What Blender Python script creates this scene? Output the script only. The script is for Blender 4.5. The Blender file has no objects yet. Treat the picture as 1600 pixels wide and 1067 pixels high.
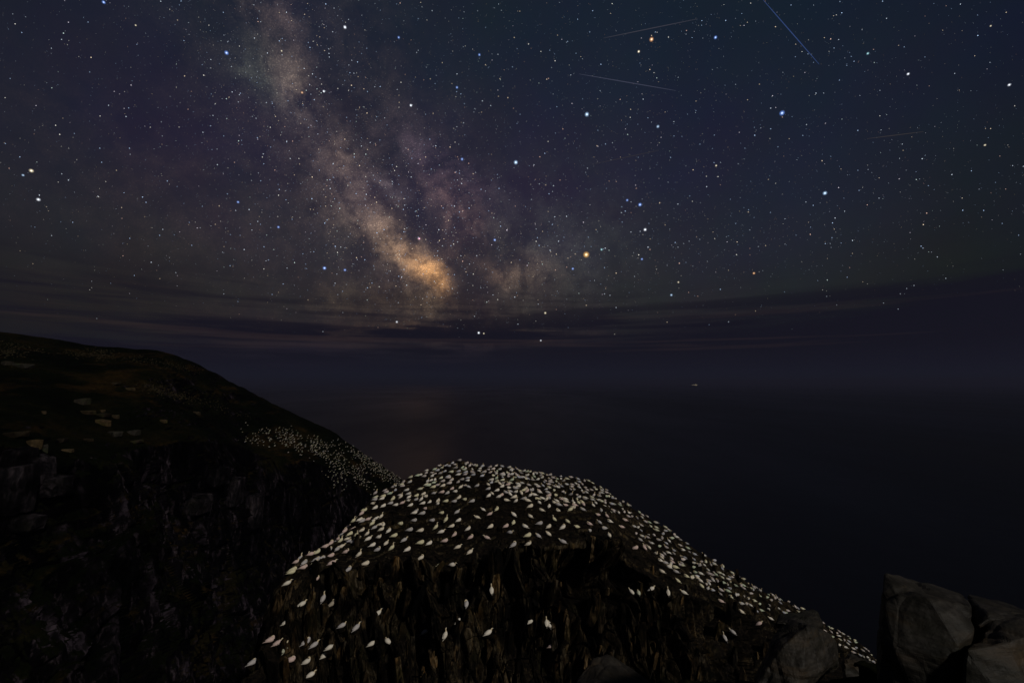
import bpy, bmesh, math, random
import numpy as np
from mathutils import Vector, Matrix, Euler
from mathutils.bvhtree import BVHTree

random.seed(11)
rng = np.random.default_rng(11)
S = bpy.context.scene
C = S.collection
R = math.radians

# ------------------------------------------------------------------ camera
PITCH = R(5.36)
FPX = 15.0 / 36.0 * 1600.0
cam_d = bpy.data.cameras.new('camera')
cam_d.lens = 15.0
cam_d.sensor_width = 36.0
cam_d.clip_start = 0.1
cam_d.clip_end = 200000.0
S.cycles.volume_bounces = 0
cam = bpy.data.objects.new('camera', cam_d)
cam.rotation_euler = (R(90) + PITCH, 0, 0)
C.objects.link(cam)
S.camera = cam

S.view_settings.view_transform = 'Standard'
S.view_settings.look = 'None'
S.view_settings.exposure = 0.0
S.view_settings.gamma = 1.0
S.view_settings.use_curve_mapping = False


def ray(px, py):
    u = (px - 800.0) / FPX
    v = (533.5 - py) / FPX
    return Vector((u, math.cos(PITCH) - v * math.sin(PITCH), math.sin(PITCH) + v * math.cos(PITCH)))


def pix(px, py, Y):
    d = ray(px, py)
    return d * (Y / d.y)


def topix(x, y, z):
    # works on arrays
    cy, sy = math.cos(PITCH), math.sin(PITCH)
    f = y * cy + z * sy
    up = -y * sy + z * cy
    return 800 + FPX * x / f, 533.5 - FPX * up / f


# ------------------------------------------------------------------ node helper
class NT:
    def __init__(self, tree):
        self.t = tree
        tree.nodes.clear()

    def n(self, kind, **kw):
        nd = self.t.nodes.new(kind)
        for k, v in kw.items():
            if k.startswith('i_'):
                key = k[2:]
                key = int(key) if key.isdigit() else key
                self.set(nd.inputs[key], v)
            else:
                setattr(nd, k, v)
        return nd

    def set(self, inp, v):
        if hasattr(v, 'is_output') or isinstance(v, bpy.types.NodeSocket):
            self.t.links.new(v, inp)
        else:
            inp.default_value = v

    def math(self, op, a, b=None, c=None, clamp=False):
        nd = self.t.nodes.new('ShaderNodeMath')
        nd.operation = op
        nd.use_clamp = clamp
        self.set(nd.inputs[0], a)
        if b is not None:
            self.set(nd.inputs[1], b)
        if c is not None:
            self.set(nd.inputs[2], c)
        return nd.outputs[0]

    def vmath(self, op, a, b=None, c=None, scale=None):
        nd = self.t.nodes.new('ShaderNodeVectorMath')
        nd.operation = op
        self.set(nd.inputs[0], a)
        if b is not None:
            self.set(nd.inputs[1], b)
        if c is not None:
            self.set(nd.inputs[2], c)
        if scale is not None:
            self.set(nd.inputs['Scale'], scale)
        return nd.outputs['Value'] if op in ('DOT_PRODUCT', 'LENGTH') else nd.outputs[0]

    def noise(self, vec, scale, detail=4, rough=0.55, col=False, dist=0.0):
        nd = self.t.nodes.new('ShaderNodeTexNoise')
        self.set(nd.inputs['Vector'], vec)
        nd.inputs['Scale'].default_value = scale
        nd.inputs['Detail'].default_value = detail
        nd.inputs['Roughness'].default_value = rough
        nd.inputs['Distortion'].default_value = dist
        return nd.outputs['Color'] if col else nd.outputs['Fac']

    def ramp(self, fac, stops, interp='LINEAR'):
        nd = self.t.nodes.new('ShaderNodeValToRGB')
        self.set(nd.inputs[0], fac)
        cr = nd.color_ramp
        cr.interpolation = interp
        while len(cr.elements) < len(stops):
            cr.elements.new(0.5)
        for e, (p, c) in zip(cr.elements, stops):
            e.position = p
            e.color = (c[0], c[1], c[2], 1) if not isinstance(c, (int, float)) else (c, c, c, 1)
        return nd.outputs[0]

    def mix(self, fac, a, b, mode='MIX'):
        nd = self.t.nodes.new('ShaderNodeMix')
        nd.data_type = 'RGBA'
        nd.blend_type = mode
        self.set(nd.inputs[0], fac)
        self.set(nd.inputs[6], a)
        self.set(nd.inputs[7], b)
        return nd.outputs[2]


def lin(c):
    return tuple(((v / 255.0) / 12.92 if v / 255.0 <= 0.04045 else ((v / 255.0 + 0.055) / 1.055) ** 2.4) for v in c)


def c4(c):
    return (c[0], c[1], c[2], 1.0)


# ------------------------------------------------------------------ world: night sky with Milky Way
world = bpy.data.worlds.new('World')
S.world = world
world.use_nodes = True
W = NT(world.node_tree)
tc = W.n('ShaderNodeTexCoord').outputs['Generated']
D = W.vmath('NORMALIZE', tc)
sep = W.n('ShaderNodeSeparateXYZ', i_0=D)
dx, dy, dz = sep.outputs
zc = W.math('MAXIMUM', dz, 0.0)
# elevation ramp (dz = sine of the elevation)
warp_lo = W.noise(D, 2.2, 5, 0.55)
zz = W.math('ADD', zc, W.math('MULTIPLY', W.math('SUBTRACT', warp_lo, 0.5), 0.10))
base = W.ramp(zz, [(0.0, lin((28, 27, 39))), (0.055, lin((30, 28, 39))), (0.10, lin((37, 32, 37))),
                   (0.17, lin((43, 39, 42))), (0.27, lin((42, 40, 49))), (0.42, lin((36, 35, 52))),
                   (0.62, lin((27, 33, 47))), (1.0, lin((17, 29, 36)))])
# bluer right sky, browner left; lens vignetting painted in as darker ends
side = W.math('MULTIPLY_ADD', dx, 0.5, 0.5)
tint = W.ramp(side, [(0.0, (0.40, 0.58, 0.56)), (0.17, (0.74, 0.80, 0.78)), (0.26, (0.98, 0.94, 0.95)), (0.38, (1.10, 1.0, 1.0)), (0.60, (0.92, 0.98, 1.02)),
                     (0.78, (0.62, 0.84, 0.84)), (0.90, (0.33, 0.52, 0.50)), (1.0, (0.36, 0.46, 0.48))])
sky = W.mix(1.0, base, tint, 'MULTIPLY')
# soft airglow mottling
mott = W.noise(D, 5.0, 6, 0.6, col=True)
mott2 = W.vmath('MULTIPLY_ADD', mott, (0.55, 0.5, 0.5), (0.72, 0.75, 0.75))
sky = W.vmath('MULTIPLY', sky, mott2)

# milky way: gaussian clouds of light around fixed directions, feathered by fractal warp
wn = W.noise(D, 9.0, 7, 0.62, col=True)
wv = W.vmath('SUBTRACT', wn, (0.5, 0.5, 0.5))
DW = W.vmath('MULTIPLY_ADD', wv, (0.085, 0.085, 0.085), D)


def blob(px, py, sa, sb, ang, vec):
    """sa, sb: half widths in pixels of the photograph, ang: direction of the long axis, degrees, downwards right"""
    d0 = ray(px, py).normalized()
    a = math.radians(ang)
    p1 = ray(px + math.cos(a) * 4, py + math.sin(a) * 4).normalized()
    A = (p1 - d0)
    k = A.length / 4
    A.normalize()
    B = d0.cross(A).normalized()
    M = Matrix((A, B, A.cross(B))).transposed()
    e = M.to_euler('XYZ')
    nd = W.n('ShaderNodeMapping', vector_type='TEXTURE')
    W.set(nd.inputs['Vector'], vec)
    nd.inputs['Location'].default_value = d0
    nd.inputs['Rotation'].default_value = e
    nd.inputs['Scale'].default_value = (sa * k, sb * k, 0.3)
    q = W.vmath('DOT_PRODUCT', nd.outputs[0], nd.outputs[0])
    return W.math('EXPONENT', W.math('MULTIPLY', q, -0.5))


MW = [  # px, py, half widths, angle, colour
    (640, 402, 40, 18, 40, (0.105, 0.056, 0.024)),
    (668, 426, 26, 12, 34, (0.27, 0.125, 0.034)),
    (615, 388, 60, 28, 35, (0.042, 0.031, 0.020)),
    (628, 366, 34, 20, 60, (0.040, 0.026, 0.018)),
    (545, 262, 50, 19, 62, (0.040, 0.028, 0.022)),
    (540, 245, 22, 12, 70, (0.022, 0.014, 0.010)),
    (575, 330, 60, 28, 58, (0.026, 0.018, 0.016)),
    (447, 118, 36, 20, 58, (0.044, 0.033, 0.025)),
    (474, 130, 26, 12, 66, (0.030, 0.022, 0.015)),
    (470, 175, 38, 19, 55, (0.026, 0.020, 0.018)),
    (408, 118, 34, 26, 60, (0.013, 0.018, 0.012)),
    (395, 12, 50, 16, 20, (0.022, 0.015, 0.012)),
    (452, 48, 40, 12, 75, (0.012, 0.008, 0.007)),
    (722, 345, 36, 19, 62, (0.060, 0.033, 0.028)),
    (705, 318, 34, 20, 40, (0.034, 0.020, 0.018)),
    (680, 258, 60, 24, 30, (0.017, 0.010, 0.016)),
    (755, 412, 36, 16, 25, (0.052, 0.028, 0.016)),
    (822, 422, 34, 20, 10, (0.042, 0.027, 0.017)),
    (775, 385, 24, 14, 30, (0.018, 0.016, 0.011)),
    (690, 478, 60, 15, 10, (0.030, 0.018, 0.009)),
    (590, 468, 90, 16, 0, (0.017, 0.012, 0.006)),
    (608, 298, 17, 7, 28, (0.056, 0.045, 0.050)),
    (640, 350, 210, 90, 55, (0.018, 0.013, 0.011)),
    (470, 130, 240, 80, 62, (0.005, 0.004, 0.004)),
    (300, 330, 200, 110, 20, (0.006, 0.004, 0.003)),
    (710, 520, 130, 9, 2, (0.024, 0.012, 0.005)),
    (860, 395, 80, 70, 0, (0.011, 0.012, 0.010)),
]
acc = None
for (px, py, sa, sb, an, col) in MW:
    b = blob(px, py, sa, sb, an, DW)
    if acc is None:
        acc = W.vmath('SCALE', col, scale=b)
    else:
        comb = W.vmath('SCALE', col, scale=b)
        acc = W.vmath('ADD', acc, comb)
# dust lanes: two ridged fractals and a few dark clouds
n1 = W.noise(DW, 14.0, 8, 0.62)
n2 = W.noise(DW, 38.0, 6, 0.6)
lane = W.ramp(n1, [(0.38, 0.20), (0.5, 0.95), (0.62, 1.5)])
lane2 = W.ramp(n2, [(0.38, 0.55), (0.5, 1.0), (0.64, 1.4)])
acc = W.vmath('MULTIPLY', acc, lane)
acc = W.vmath('MULTIPLY', acc, lane2)
dark = None
for (px, py, sa, sb, an, st) in [(600, 318, 40, 9, 50, 0.75), (660, 345, 50, 12, 50, 0.8), (745, 440, 40, 16, 70, 0.85),
                                 (735, 382, 40, 14, 30, 0.75), (505, 205, 30, 12, 70, 0.6), (790, 398, 30, 8, 5, 0.7),
                                 (700, 300, 60, 10, 35, 0.5), (505, 90, 90, 18, 75, 0.5), (640, 285, 60, 10, 55, 0.6)]:
    b = W.math('MULTIPLY', blob(px, py, sa, sb, an, DW), st)
    k = W.math('SUBTRACT', 1.0, b)
    dark = k if dark is None else W.math('MULTIPLY', dark, k)
acc = W.vmath('SCALE', acc, scale=dark)
# unresolved starlight grain inside the band
gr = W.noise(D, 420.0, 1, 0.5)
gr = W.ramp(gr, [(0.42, 0.86), (0.58, 1.08), (0.70, 1.8)])
acc = W.vmath('MULTIPLY', acc, gr)
sky = W.vmath('ADD', sky, acc)

# low stratus: long flat dark bands near the horizon
flat = W.vmath('MULTIPLY', D, (2.2, 2.2, 34.0))
fb = W.noise(flat, 1.0, 6, 0.58, dist=0.4)
band = W.ramp(fb, [(0.43, 1.0), (0.56, 0.0)])
low = W.ramp(zz, [(0.02, 0.9), (0.10, 1.0), (0.16, 0.6), (0.21, 0.08), (0.27, 0.0)])
bf = W.math('MULTIPLY', band, low)
cl = c4(lin((20, 18, 29)))
skyc = W.mix(bf, sky, cl)
# a solid bank of cloud sits on the horizon
rise = W.math('MULTIPLY_ADD', dx, 0.085, -0.006)
bank_in = W.math('SUBTRACT', W.math('ADD', zc, W.math('MULTIPLY', W.math('SUBTRACT', fb, 0.5), 0.09)), rise)
bank = W.ramp(bank_in, [(0.055, 1.0), (0.15, 0.0)], 'EASE')
skyc = W.mix(bank, skyc, W.ramp(zc, [(0.0, lin((25, 27, 39))), (0.035, lin((22, 22, 34))), (0.07, lin((20, 19, 30)))]))
# faint lit streaks between the bands
st = W.noise(W.vmath('MULTIPLY', D, (1.6, 1.6, 55.0)), 1.0, 4, 0.5)
stf = W.ramp(st, [(0.56, 0.0), (0.66, 1.0)])
stz = W.ramp(zz, [(0.05, 0.0), (0.09, 1.0), (0.18, 0.0)])
skyc = W.vmath('ADD', skyc, W.vmath('SCALE', (0.010, 0.0055, 0.0035), scale=W.math('MULTIPLY', stf, stz)))
bg = W.n('ShaderNodeBackground')
W.set(bg.inputs[0], skyc)
bg.inputs[1].default_value = 1.02
# ambient fill added from the physical sky, far below daylight strength
nish = W.n('ShaderNodeTexSky', sky_type='NISHITA', sun_disc=False, sun_elevation=R(31), sun_rotation=R(172))
bg2 = W.n('ShaderNodeBackground')
W.set(bg2.inputs[0], nish.outputs[0])
bg2.inputs[1].default_value = 0.00018
add = W.n('ShaderNodeAddShader')
W.set(add.inputs[0], bg.outputs[0])
W.set(add.inputs[1], bg2.outputs[0])
wo = W.n('ShaderNodeOutputWorld')
W.set(wo.inputs[0], add.outputs[0])
world.cycles.sampling_method = 'MANUAL'
world.cycles.sample_map_resolution = 512

# ------------------------------------------------------------------ warm directional light from behind the camera, source unknown
SUN_AZ, SUN_EL = R(138), R(37)      # azimuth of the light measured clockwise from +Y
sd = bpy.data.lights.new('key_light', 'SUN')
sd.energy = 1.38
sd.angle = R(3)
sd.color = (1.0, 0.93, 0.84)
so = bpy.data.objects.new('key_light', sd)
ldir = Vector((math.sin(SUN_AZ) * math.cos(SUN_EL), math.cos(SUN_AZ) * math.cos(SUN_EL), math.sin(SUN_EL)))
so.rotation_euler = ldir.to_track_quat('Z', 'Y').to_euler()
so.location = ldir * 50
C.objects.link(so)

SEA_Z = -92.0


# ------------------------------------------------------------------ object helpers
def tag(o, label=None, cat=None, group=None, kind=None):
    if label:
        o['label'] = label
    if cat:
        o['category'] = cat
    if group:
        o['group'] = group
    if kind:
        o['kind'] = kind
    return o


def link(name, me, mats=(), parent=None):
    o = bpy.data.objects.new(name, me)
    C.objects.link(o)
    for m in mats:
        if me.materials.find(m.name) < 0:
            me.materials.append(m)
    if parent:
        o.parent = parent
    return o


def grid_mesh(name, P, smooth=True):
    n, m, _ = P.shape
    me = bpy.data.meshes.new(name)
    idx = np.arange(n * m).reshape(n, m)
    q = np.stack([idx[:-1, :-1], idx[:-1, 1:], idx[1:, 1:], idx[1:, :-1]], -1).reshape(-1, 4)
    me.vertices.add(n * m)
    me.vertices.foreach_set('co', P.reshape(-1).astype(np.float32))
    me.loops.add(q.size)
    me.loops.foreach_set('vertex_index', q.reshape(-1).astype(np.int32))
    me.polygons.add(len(q))
    me.polygons.foreach_set('loop_start', (np.arange(len(q)) * 4).astype(np.int32))
    me.polygons.foreach_set('loop_total', np.full(len(q), 4, np.int32))
    me.update(calc_edges=True)
    me.polygons.foreach_set('use_smooth', np.full(len(q), smooth))
    return me


# ------------------------------------------------------------------ numpy noise
def hsh(i, j, k=0):
    i = i.astype(np.int64); j = j.astype(np.int64)
    h = (i * 374761393 + j * 668265263 + (k * 974634777 + 1013904223)) & 0xffffffff
    h = ((h ^ (h >> 13)) * 1274126177) & 0xffffffff
    h = ((h ^ (h >> 16)) * 2246822519) & 0xffffffff
    return ((h ^ (h >> 15)) & 0xffffff) / float(0x1000000)


def vnoise(x, y, k=0):
    i = np.floor(x); j = np.floor(y)
    f = x - i; g = y - j
    f = f * f * (3 - 2 * f); g = g * g * (3 - 2 * g)
    a = hsh(i, j, k); b = hsh(i + 1, j, k); c = hsh(i, j + 1, k); d = hsh(i + 1, j + 1, k)
    return (a * (1 - f) + b * f) * (1 - g) + (c * (1 - f) + d * f) * g - 0.5


def fbm(x, y, k=0, o=4):
    s = 0; a = 1.0
    for q in range(o):
        s = s + a * vnoise(x * 2 ** q, y * 2 ** q, k + q * 7)
        a *= 0.5
    return s


def plates(x, y, k=0, tilt=0.6):
    """angular broken plates: every cell has its own height and its own slant; returns height, edge distance"""
    i0 = np.floor(x); j0 = np.floor(y)
    best = np.full(x.shape, 1e9); sec = np.full(x.shape, 1e9)
    val = np.zeros(x.shape)
    for a in (-1, 0, 1):
        for b in (-1, 0, 1):
            i = i0 + a; j = j0 + b
            cx = i + hsh(i, j, k); cy = j + hsh(i, j, k + 3)
            ddx = x - cx; ddy = y - cy
            d = ddx * ddx + ddy * ddy
            v = hsh(i, j, k + 5) - 0.5 + tilt * (ddx * (hsh(i, j, k + 8) - 0.5) + ddy * (hsh(i, j, k + 9) - 0.5))
            m = d < best
            sec = np.where(m, best, np.minimum(sec, d))
            val = np.where(m, v, val)
            best = np.where(m, d, best)
    return val, np.sqrt(sec) - np.sqrt(best)


def catmull(ctrl, n):
    """ctrl (k, r, 3) -> n samples along axis 0"""
    k = len(ctrl)
    t = np.linspace(0, k - 1 - 1e-6, n)
    i = np.floor(t).astype(int); f = (t - i)[:, None, None]
    g = lambda q: ctrl[np.clip(i + q, 0, k - 1)]
    p0, p1, p2, p3 = g(-1), g(0), g(1), g(2)
    return 0.5 * ((2 * p1) + (-p0 + p2) * f + (2 * p0 - 5 * p1 + 4 * p2 - p3) * f ** 2 + (-p0 + 3 * p1 - 3 * p2 + p3) * f ** 3), t


def rows(P, counts):
    """P (n, r, 3), linear rows with counts[r-1] steps each -> (n, sum, 3), row parameter"""
    out = []; par = []
    for r, c in enumerate(counts):
        f = np.linspace(0, 1, c, endpoint=False)
        out.append(P[:, r, None, :] * (1 - f)[None, :, None] + P[:, r + 1, None, :] * f[None, :, None])
        par += list(r + f)
    out.append(P[:, -1:, :]); par.append(len(counts))
    return np.concatenate(out, 1), np.array(par)


def smooth_rows(G, w):
    k = np.exp(-0.5 * (np.arange(-3 * w, 3 * w + 1) / w) ** 2); k /= k.sum()
    pad = np.concatenate([np.repeat(G[:, :1], 3 * w, 1), G, np.repeat(G[:, -1:], 3 * w, 1)], 1)
    return sum(k[i] * pad[:, i:i + G.shape[1]] for i in range(len(k)))


def normals(G):
    a = np.gradient(G, axis=0); b = np.gradient(G, axis=1)
    n = np.cross(a, b)
    n /= np.linalg.norm(n, axis=2, keepdims=True) + 1e-9
    return n


def sstep(a, b, x):
    t = np.clip((x - a) / (b - a), 0, 1)
    return t * t * (3 - 2 * t)


# ------------------------------------------------------------------ materials
def new_mat(name):
    m = bpy.data.materials.new(name)
    m.use_nodes = True
    N = NT(m.node_tree)
    out = N.n('ShaderNodeOutputMaterial')
    bs = N.n('ShaderNodeBsdfPrincipled')
    N.set(out.inputs[0], bs.outputs[0])
    return m, N, bs, out


def rock_mat(name, dark, mid, ochre, pale, moss, streak=1.0, sc=1.0, palefac=0.5, rnd=False, bedded=False):
    m, N, bs, out = new_mat(name)
    geo = N.n('ShaderNodeNewGeometry').outputs['Position']
    v = N.vmath('MULTIPLY', geo, (1.0, 1.0, 0.30 if streak else 1.0))
    if bedded:
        mp = N.n('ShaderNodeMapping')
        N.set(mp.inputs['Vector'], geo)
        mp.inputs['Rotation'].default_value = (0.25, 0.42, 0.0)
        mp.inputs['Scale'].default_value = (0.35, 0.5, 2.6)
        v = mp.outputs[0]
    a = N.noise(v, 1.5 * sc, 9, 0.68)
    b = N.noise(v, 3.7 * sc, 7, 0.62)
    g = N.noise(geo, 0.45 * sc, 4, 0.6)
    col = N.ramp(a, [(0.40, dark), (0.54, mid), (0.70, ochre)])
    col = N.mix(N.ramp(b, [(0.47, 0.0), (0.68, palefac)]), col, c4(pale))
    col = N.mix(N.ramp(g, [(0.52, 0.0), (0.62, 0.7)]), col, c4(moss))
    if streak:
        blotch = N.noise(N.vmath('MULTIPLY', geo, (1.0, 1.0, 0.5)), 0.42 * sc, 5, 0.6)  # broad random blotches darken and lighten the rock colour
        col = N.mix(1.0, col, N.ramp(blotch, [(0.42, 0.08), (0.56, 1.5)]), 'MULTIPLY')
    fine = N.noise(geo, 14 * sc, 5, 0.6)
    col = N.mix(1.0, col, N.ramp(fine, [(0.3, 0.75), (0.7, 1.25)]), 'MULTIPLY')
    if rnd:
        oi = N.n('ShaderNodeObjectInfo').outputs['Random']
        col = N.mix(1.0, col, N.ramp(oi, [(0.0, (0.35, 0.32, 0.30)), (0.35, (0.9, 0.75, 0.55)), (0.6, (0.75, 0.8, 0.9)),
                                          (0.8, (1.5, 1.2, 0.8)), (1.0, (1.9, 1.7, 1.4))]), 'MULTIPLY')
    N.set(bs.inputs['Base Color'], col)
    bs.inputs['Roughness'].default_value = 0.82
    bs.inputs['Specular IOR Level'].default_value = 0.05
    bmp = N.n('ShaderNodeBump')
    if bedded:
        bs.inputs['Roughness'].default_value = 0.55
        bs.inputs['Specular IOR Level'].default_value = 0.11
    bmp.inputs['Strength'].default_value = 0.35 if bedded else 0.7
    bmp.inputs['Distance'].default_value = 0.06 / sc
    N.set(bmp.inputs['Height'], N.math('ADD', b, N.math('MULTIPLY', fine, 0.5)))
    N.set(bs.inputs['Normal'], bmp.outputs[0])
    return m


M_stack = rock_mat('stack_rock', (0.0035, 0.0028, 0.0018), (0.014, 0.0105, 0.0055), (0.060, 0.039, 0.016), (0.12, 0.094, 0.060), (0.0060, 0.0060, 0.0022), palefac=0.38)
M_slab = rock_mat('slab_rock', (0.0016, 0.0013, 0.0010), (0.009, 0.0070, 0.0040), (0.060, 0.038, 0.016), (0.15, 0.12, 0.08), (0.008, 0.008, 0.003), rnd=True)
M_head = rock_mat('headland_rock', (0.003, 0.0028, 0.0034), (0.008, 0.0068, 0.008), (0.022, 0.017, 0.017), (0.045, 0.036, 0.042), (0.004, 0.004, 0.002), sc=0.35, palefac=0.6)
M_bould = rock_mat('boulder_rock', (0.012, 0.0108, 0.0092), (0.024, 0.021, 0.0165), (0.055, 0.038, 0.022), (0.065, 0.058, 0.052), (0.012, 0.0125, 0.009), streak=0, sc=1.6, palefac=0.45, bedded=True)
M_hstone = rock_mat('hill_stone', (0.018, 0.016, 0.011), (0.034, 0.029, 0.021), (0.055, 0.044, 0.03), (0.075, 0.064, 0.05), (0.04, 0.045, 0.02), streak=0, sc=1.2, rnd=True)

# near-black brown blended over the stack's flat parts, picked by slope
nt = M_stack.node_tree


def top_blend(m, flat_dark, flat_light, lo, hi, sc):
    t = m.node_tree
    bs = [n for n in t.nodes if n.type == 'BSDF_PRINCIPLED'][0]
    src = bs.inputs['Base Color'].links[0].from_socket
    N = NT.__new__(NT); N.t = t
    g = N.n('ShaderNodeNewGeometry')
    nz = N.n('ShaderNodeSeparateXYZ', i_0=g.outputs['Normal']).outputs[2]
    nn = N.noise(g.outputs['Position'], sc, 7, 0.65)
    f = N.math('ADD', nz, N.math('MULTIPLY', N.math('SUBTRACT', nn, 0.5), 0.5))
    fac = N.ramp(f, [(lo, 0.0), (hi, 1.0)])
    n3 = N.noise(g.outputs['Position'], sc * 3.1, 6, 0.65)
    colr = N.ramp(n3, [(0.4, flat_dark), (0.66, flat_light)])
    N.set(bs.inputs['Base Color'], N.mix(fac, src, colr))


top_blend(M_stack, (0.0022, 0.0018, 0.0015), (0.016, 0.012, 0.008), 0.62, 0.82, 1.3)


# grass of the headland
def hill_mat():
    m, N, bs, out = new_mat('headland_turf_and_rock')
    g = N.n('ShaderNodeNewGeometry')
    pos = g.outputs['Position']
    nz = N.n('ShaderNodeSeparateXYZ', i_0=g.outputs['Normal']).outputs[2]
    v = N.vmath('MULTIPLY', pos, (1.0, 1.0, 0.25))
    a = N.noise(v, 0.30, 9, 0.66)
    b = N.noise(v, 1.0, 7, 0.62)
    rock = N.ramp(a, [(0.44, (0.0004, 0.0004, 0.0005)), (0.55, (0.0032, 0.0027, 0.0034)), (0.66, (0.032, 0.025, 0.033))])  # near-black and sparse pale rock tones stand in for gorge shade and lit faces
    rock = N.mix(N.ramp(b, [(0.55, 0.0), (0.68, 0.6)]), rock, c4((0.062, 0.048, 0.058)))
    n1 = N.noise(pos, 0.06, 8, 0.62)
    n2 = N.noise(N.vmath('MULTIPLY', pos, (0.5, 0.35, 1.0)), 0.16, 8, 0.68)
    turf = N.ramp(n1, [(0.40, (0.0022, 0.0034, 0.0010)), (0.52, (0.0050, 0.0066, 0.0018)), (0.64, (0.016, 0.0125, 0.004))])
    turf = N.mix(N.ramp(n2, [(0.54, 0.0), (0.66, 0.8)]), turf, c4((0.038, 0.022, 0.007)))
    tf = N.noise(pos, 2.0, 7, 0.7)
    turf = N.mix(1.0, turf, N.ramp(tf, [(0.3, 0.15), (0.7, 0.95)]), 'MULTIPLY')
    rock = N.mix(1.0, rock, N.ramp(N.noise(v, 0.09, 4, 0.6), [(0.44, 0.05), (0.60, 1.25)]), 'MULTIPLY')
    f = N.math('ADD', nz, N.math('MULTIPLY', N.math('SUBTRACT', N.noise(pos, 0.25, 7, 0.6), 0.5), 0.6))
    fac = N.ramp(f, [(0.55, 0.0), (0.70, 1.0)])
    N.set(bs.inputs['Base Color'], N.mix(fac, rock, turf))
    bs.inputs['Roughness'].default_value = 0.9
    bs.inputs['Specular IOR Level'].default_value = 0.02
    bmp = N.n('ShaderNodeBump')
    bmp.inputs['Strength'].default_value = 0.8
    bmp.inputs['Distance'].default_value = 0.35
    N.set(bmp.inputs['Height'], N.math('ADD', b, N.math('MULTIPLY', tf, 0.35)))
    N.set(bs.inputs['Normal'], bmp.outputs[0])
    return m


M_hill = hill_mat()


def turf_mat():
    m, N, bs, out = new_mat('near_turf')
    pos = N.n('ShaderNodeNewGeometry').outputs['Position']
    n = N.noise(pos, 3.0, 8, 0.7)
    N.set(bs.inputs['Base Color'], N.ramp(n, [(0.35, (0.004, 0.004, 0.003)), (0.55, (0.010, 0.011, 0.004)), (0.7, (0.022, 0.018, 0.009))]))
    bs.inputs['Roughness'].default_value = 0.95
    bs.inputs['Specular IOR Level'].default_value = 0.02
    bmp = N.n('ShaderNodeBump')
    bmp.inputs['Distance'].default_value = 0.08
    N.set(bmp.inputs['Height'], N.noise(pos, 9.0, 6, 0.7))
    N.set(bs.inputs['Normal'], bmp.outputs[0])
    return m


M_turf = turf_mat()


def sea_mat():
    m, N, bs, out = new_mat('sea_water')
    pos = N.n('ShaderNodeNewGeometry').outputs['Position']
    N.set(bs.inputs['Base Color'], c4((0.0014, 0.0014, 0.0018)))
    big = N.noise(N.vmath('MULTIPLY', pos, (0.0022, 0.0007, 1.0)), 1.0, 5, 0.6)
    N.set(bs.inputs['Roughness'], N.ramp(big, [(0.35, 0.32), (0.65, 0.52)]))
    bs.inputs['IOR'].default_value = 1.333
    bmp = N.n('ShaderNodeBump')
    bmp.inputs['Strength'].default_value = 0.22
    bmp.inputs['Distance'].default_value = 1.0
    w = N.noise(N.vmath('MULTIPLY', pos, (0.035, 0.06, 1.0)), 1.0, 5, 0.55)
    N.set(bmp.inputs['Height'], w)
    N.set(bs.inputs['Normal'], bmp.outputs[0])
    return m


M_sea = sea_mat()


def plain(name, col, rough=0.7, var=0.25, sc=6.0, rnd=None):
    m, N, bs, out = new_mat(name)
    oc = N.n('ShaderNodeTexCoord').outputs['Object']
    n = N.noise(oc, sc, 4, 0.6)
    cc = N.mix(1.0, c4(col), N.ramp(n, [(0.3, 1 - var), (0.7, 1 + var)]), 'MULTIPLY')
    if rnd:
        oi = N.n('ShaderNodeObjectInfo').outputs['Color']
        cc = N.mix(1.0, cc, oi, 'MULTIPLY')
    N.set(bs.inputs['Base Color'], cc)
    bs.inputs['Roughness'].default_value = rough
    bs.inputs['Specular IOR Level'].default_value = 0.2
    return m


tints = [(0.0, (0.55, 0.47, 0.50)), (0.16, (0.80, 0.68, 0.66)), (0.32, (1.0, 0.97, 0.90)), (0.5, (0.92, 0.90, 0.70)),
         (0.64, (0.72, 0.72, 0.76)), (0.78, (1.0, 0.93, 0.84)), (0.9, (0.62, 0.60, 0.48)), (1.0, (0.95, 0.90, 0.80))]
M_white = plain('white_plumage', (0.78, 0.76, 0.72), 0.75, 0.10, 9, tints)
M_buff = plain('buff_head_plumage', (0.68, 0.57, 0.38), 0.75, 0.1, 9)
M_black = plain('black_wing_feathers', (0.018, 0.015, 0.013), 0.6, 0.3, 20)
M_bill = plain('blue_grey_bill', (0.30, 0.33, 0.36), 0.4, 0.1, 20)


def colony_white():
    m, N, bs, out = new_mat('colony_plumage')
    a = N.n('ShaderNodeAttribute', attribute_name='tone').outputs['Color']
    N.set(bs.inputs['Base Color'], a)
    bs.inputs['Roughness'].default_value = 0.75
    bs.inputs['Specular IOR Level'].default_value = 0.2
    return m


M_colony = colony_white()

# ------------------------------------------------------------------ sea
P = []
rad = [0.0, 60, 140, 300, 700, 1800, 5000, 12000, 25000]
for r in rad:
    a = np.linspace(0, 2 * math.pi, 97)
    P.append(np.stack([np.cos(a) * r, np.sin(a) * r, np.full_like(a, SEA_Z)], 1))
sea = link('sea', grid_mesh('sea', np.array(P)[:, ::-1]), [M_sea])
tag(sea, kind='structure')

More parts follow.
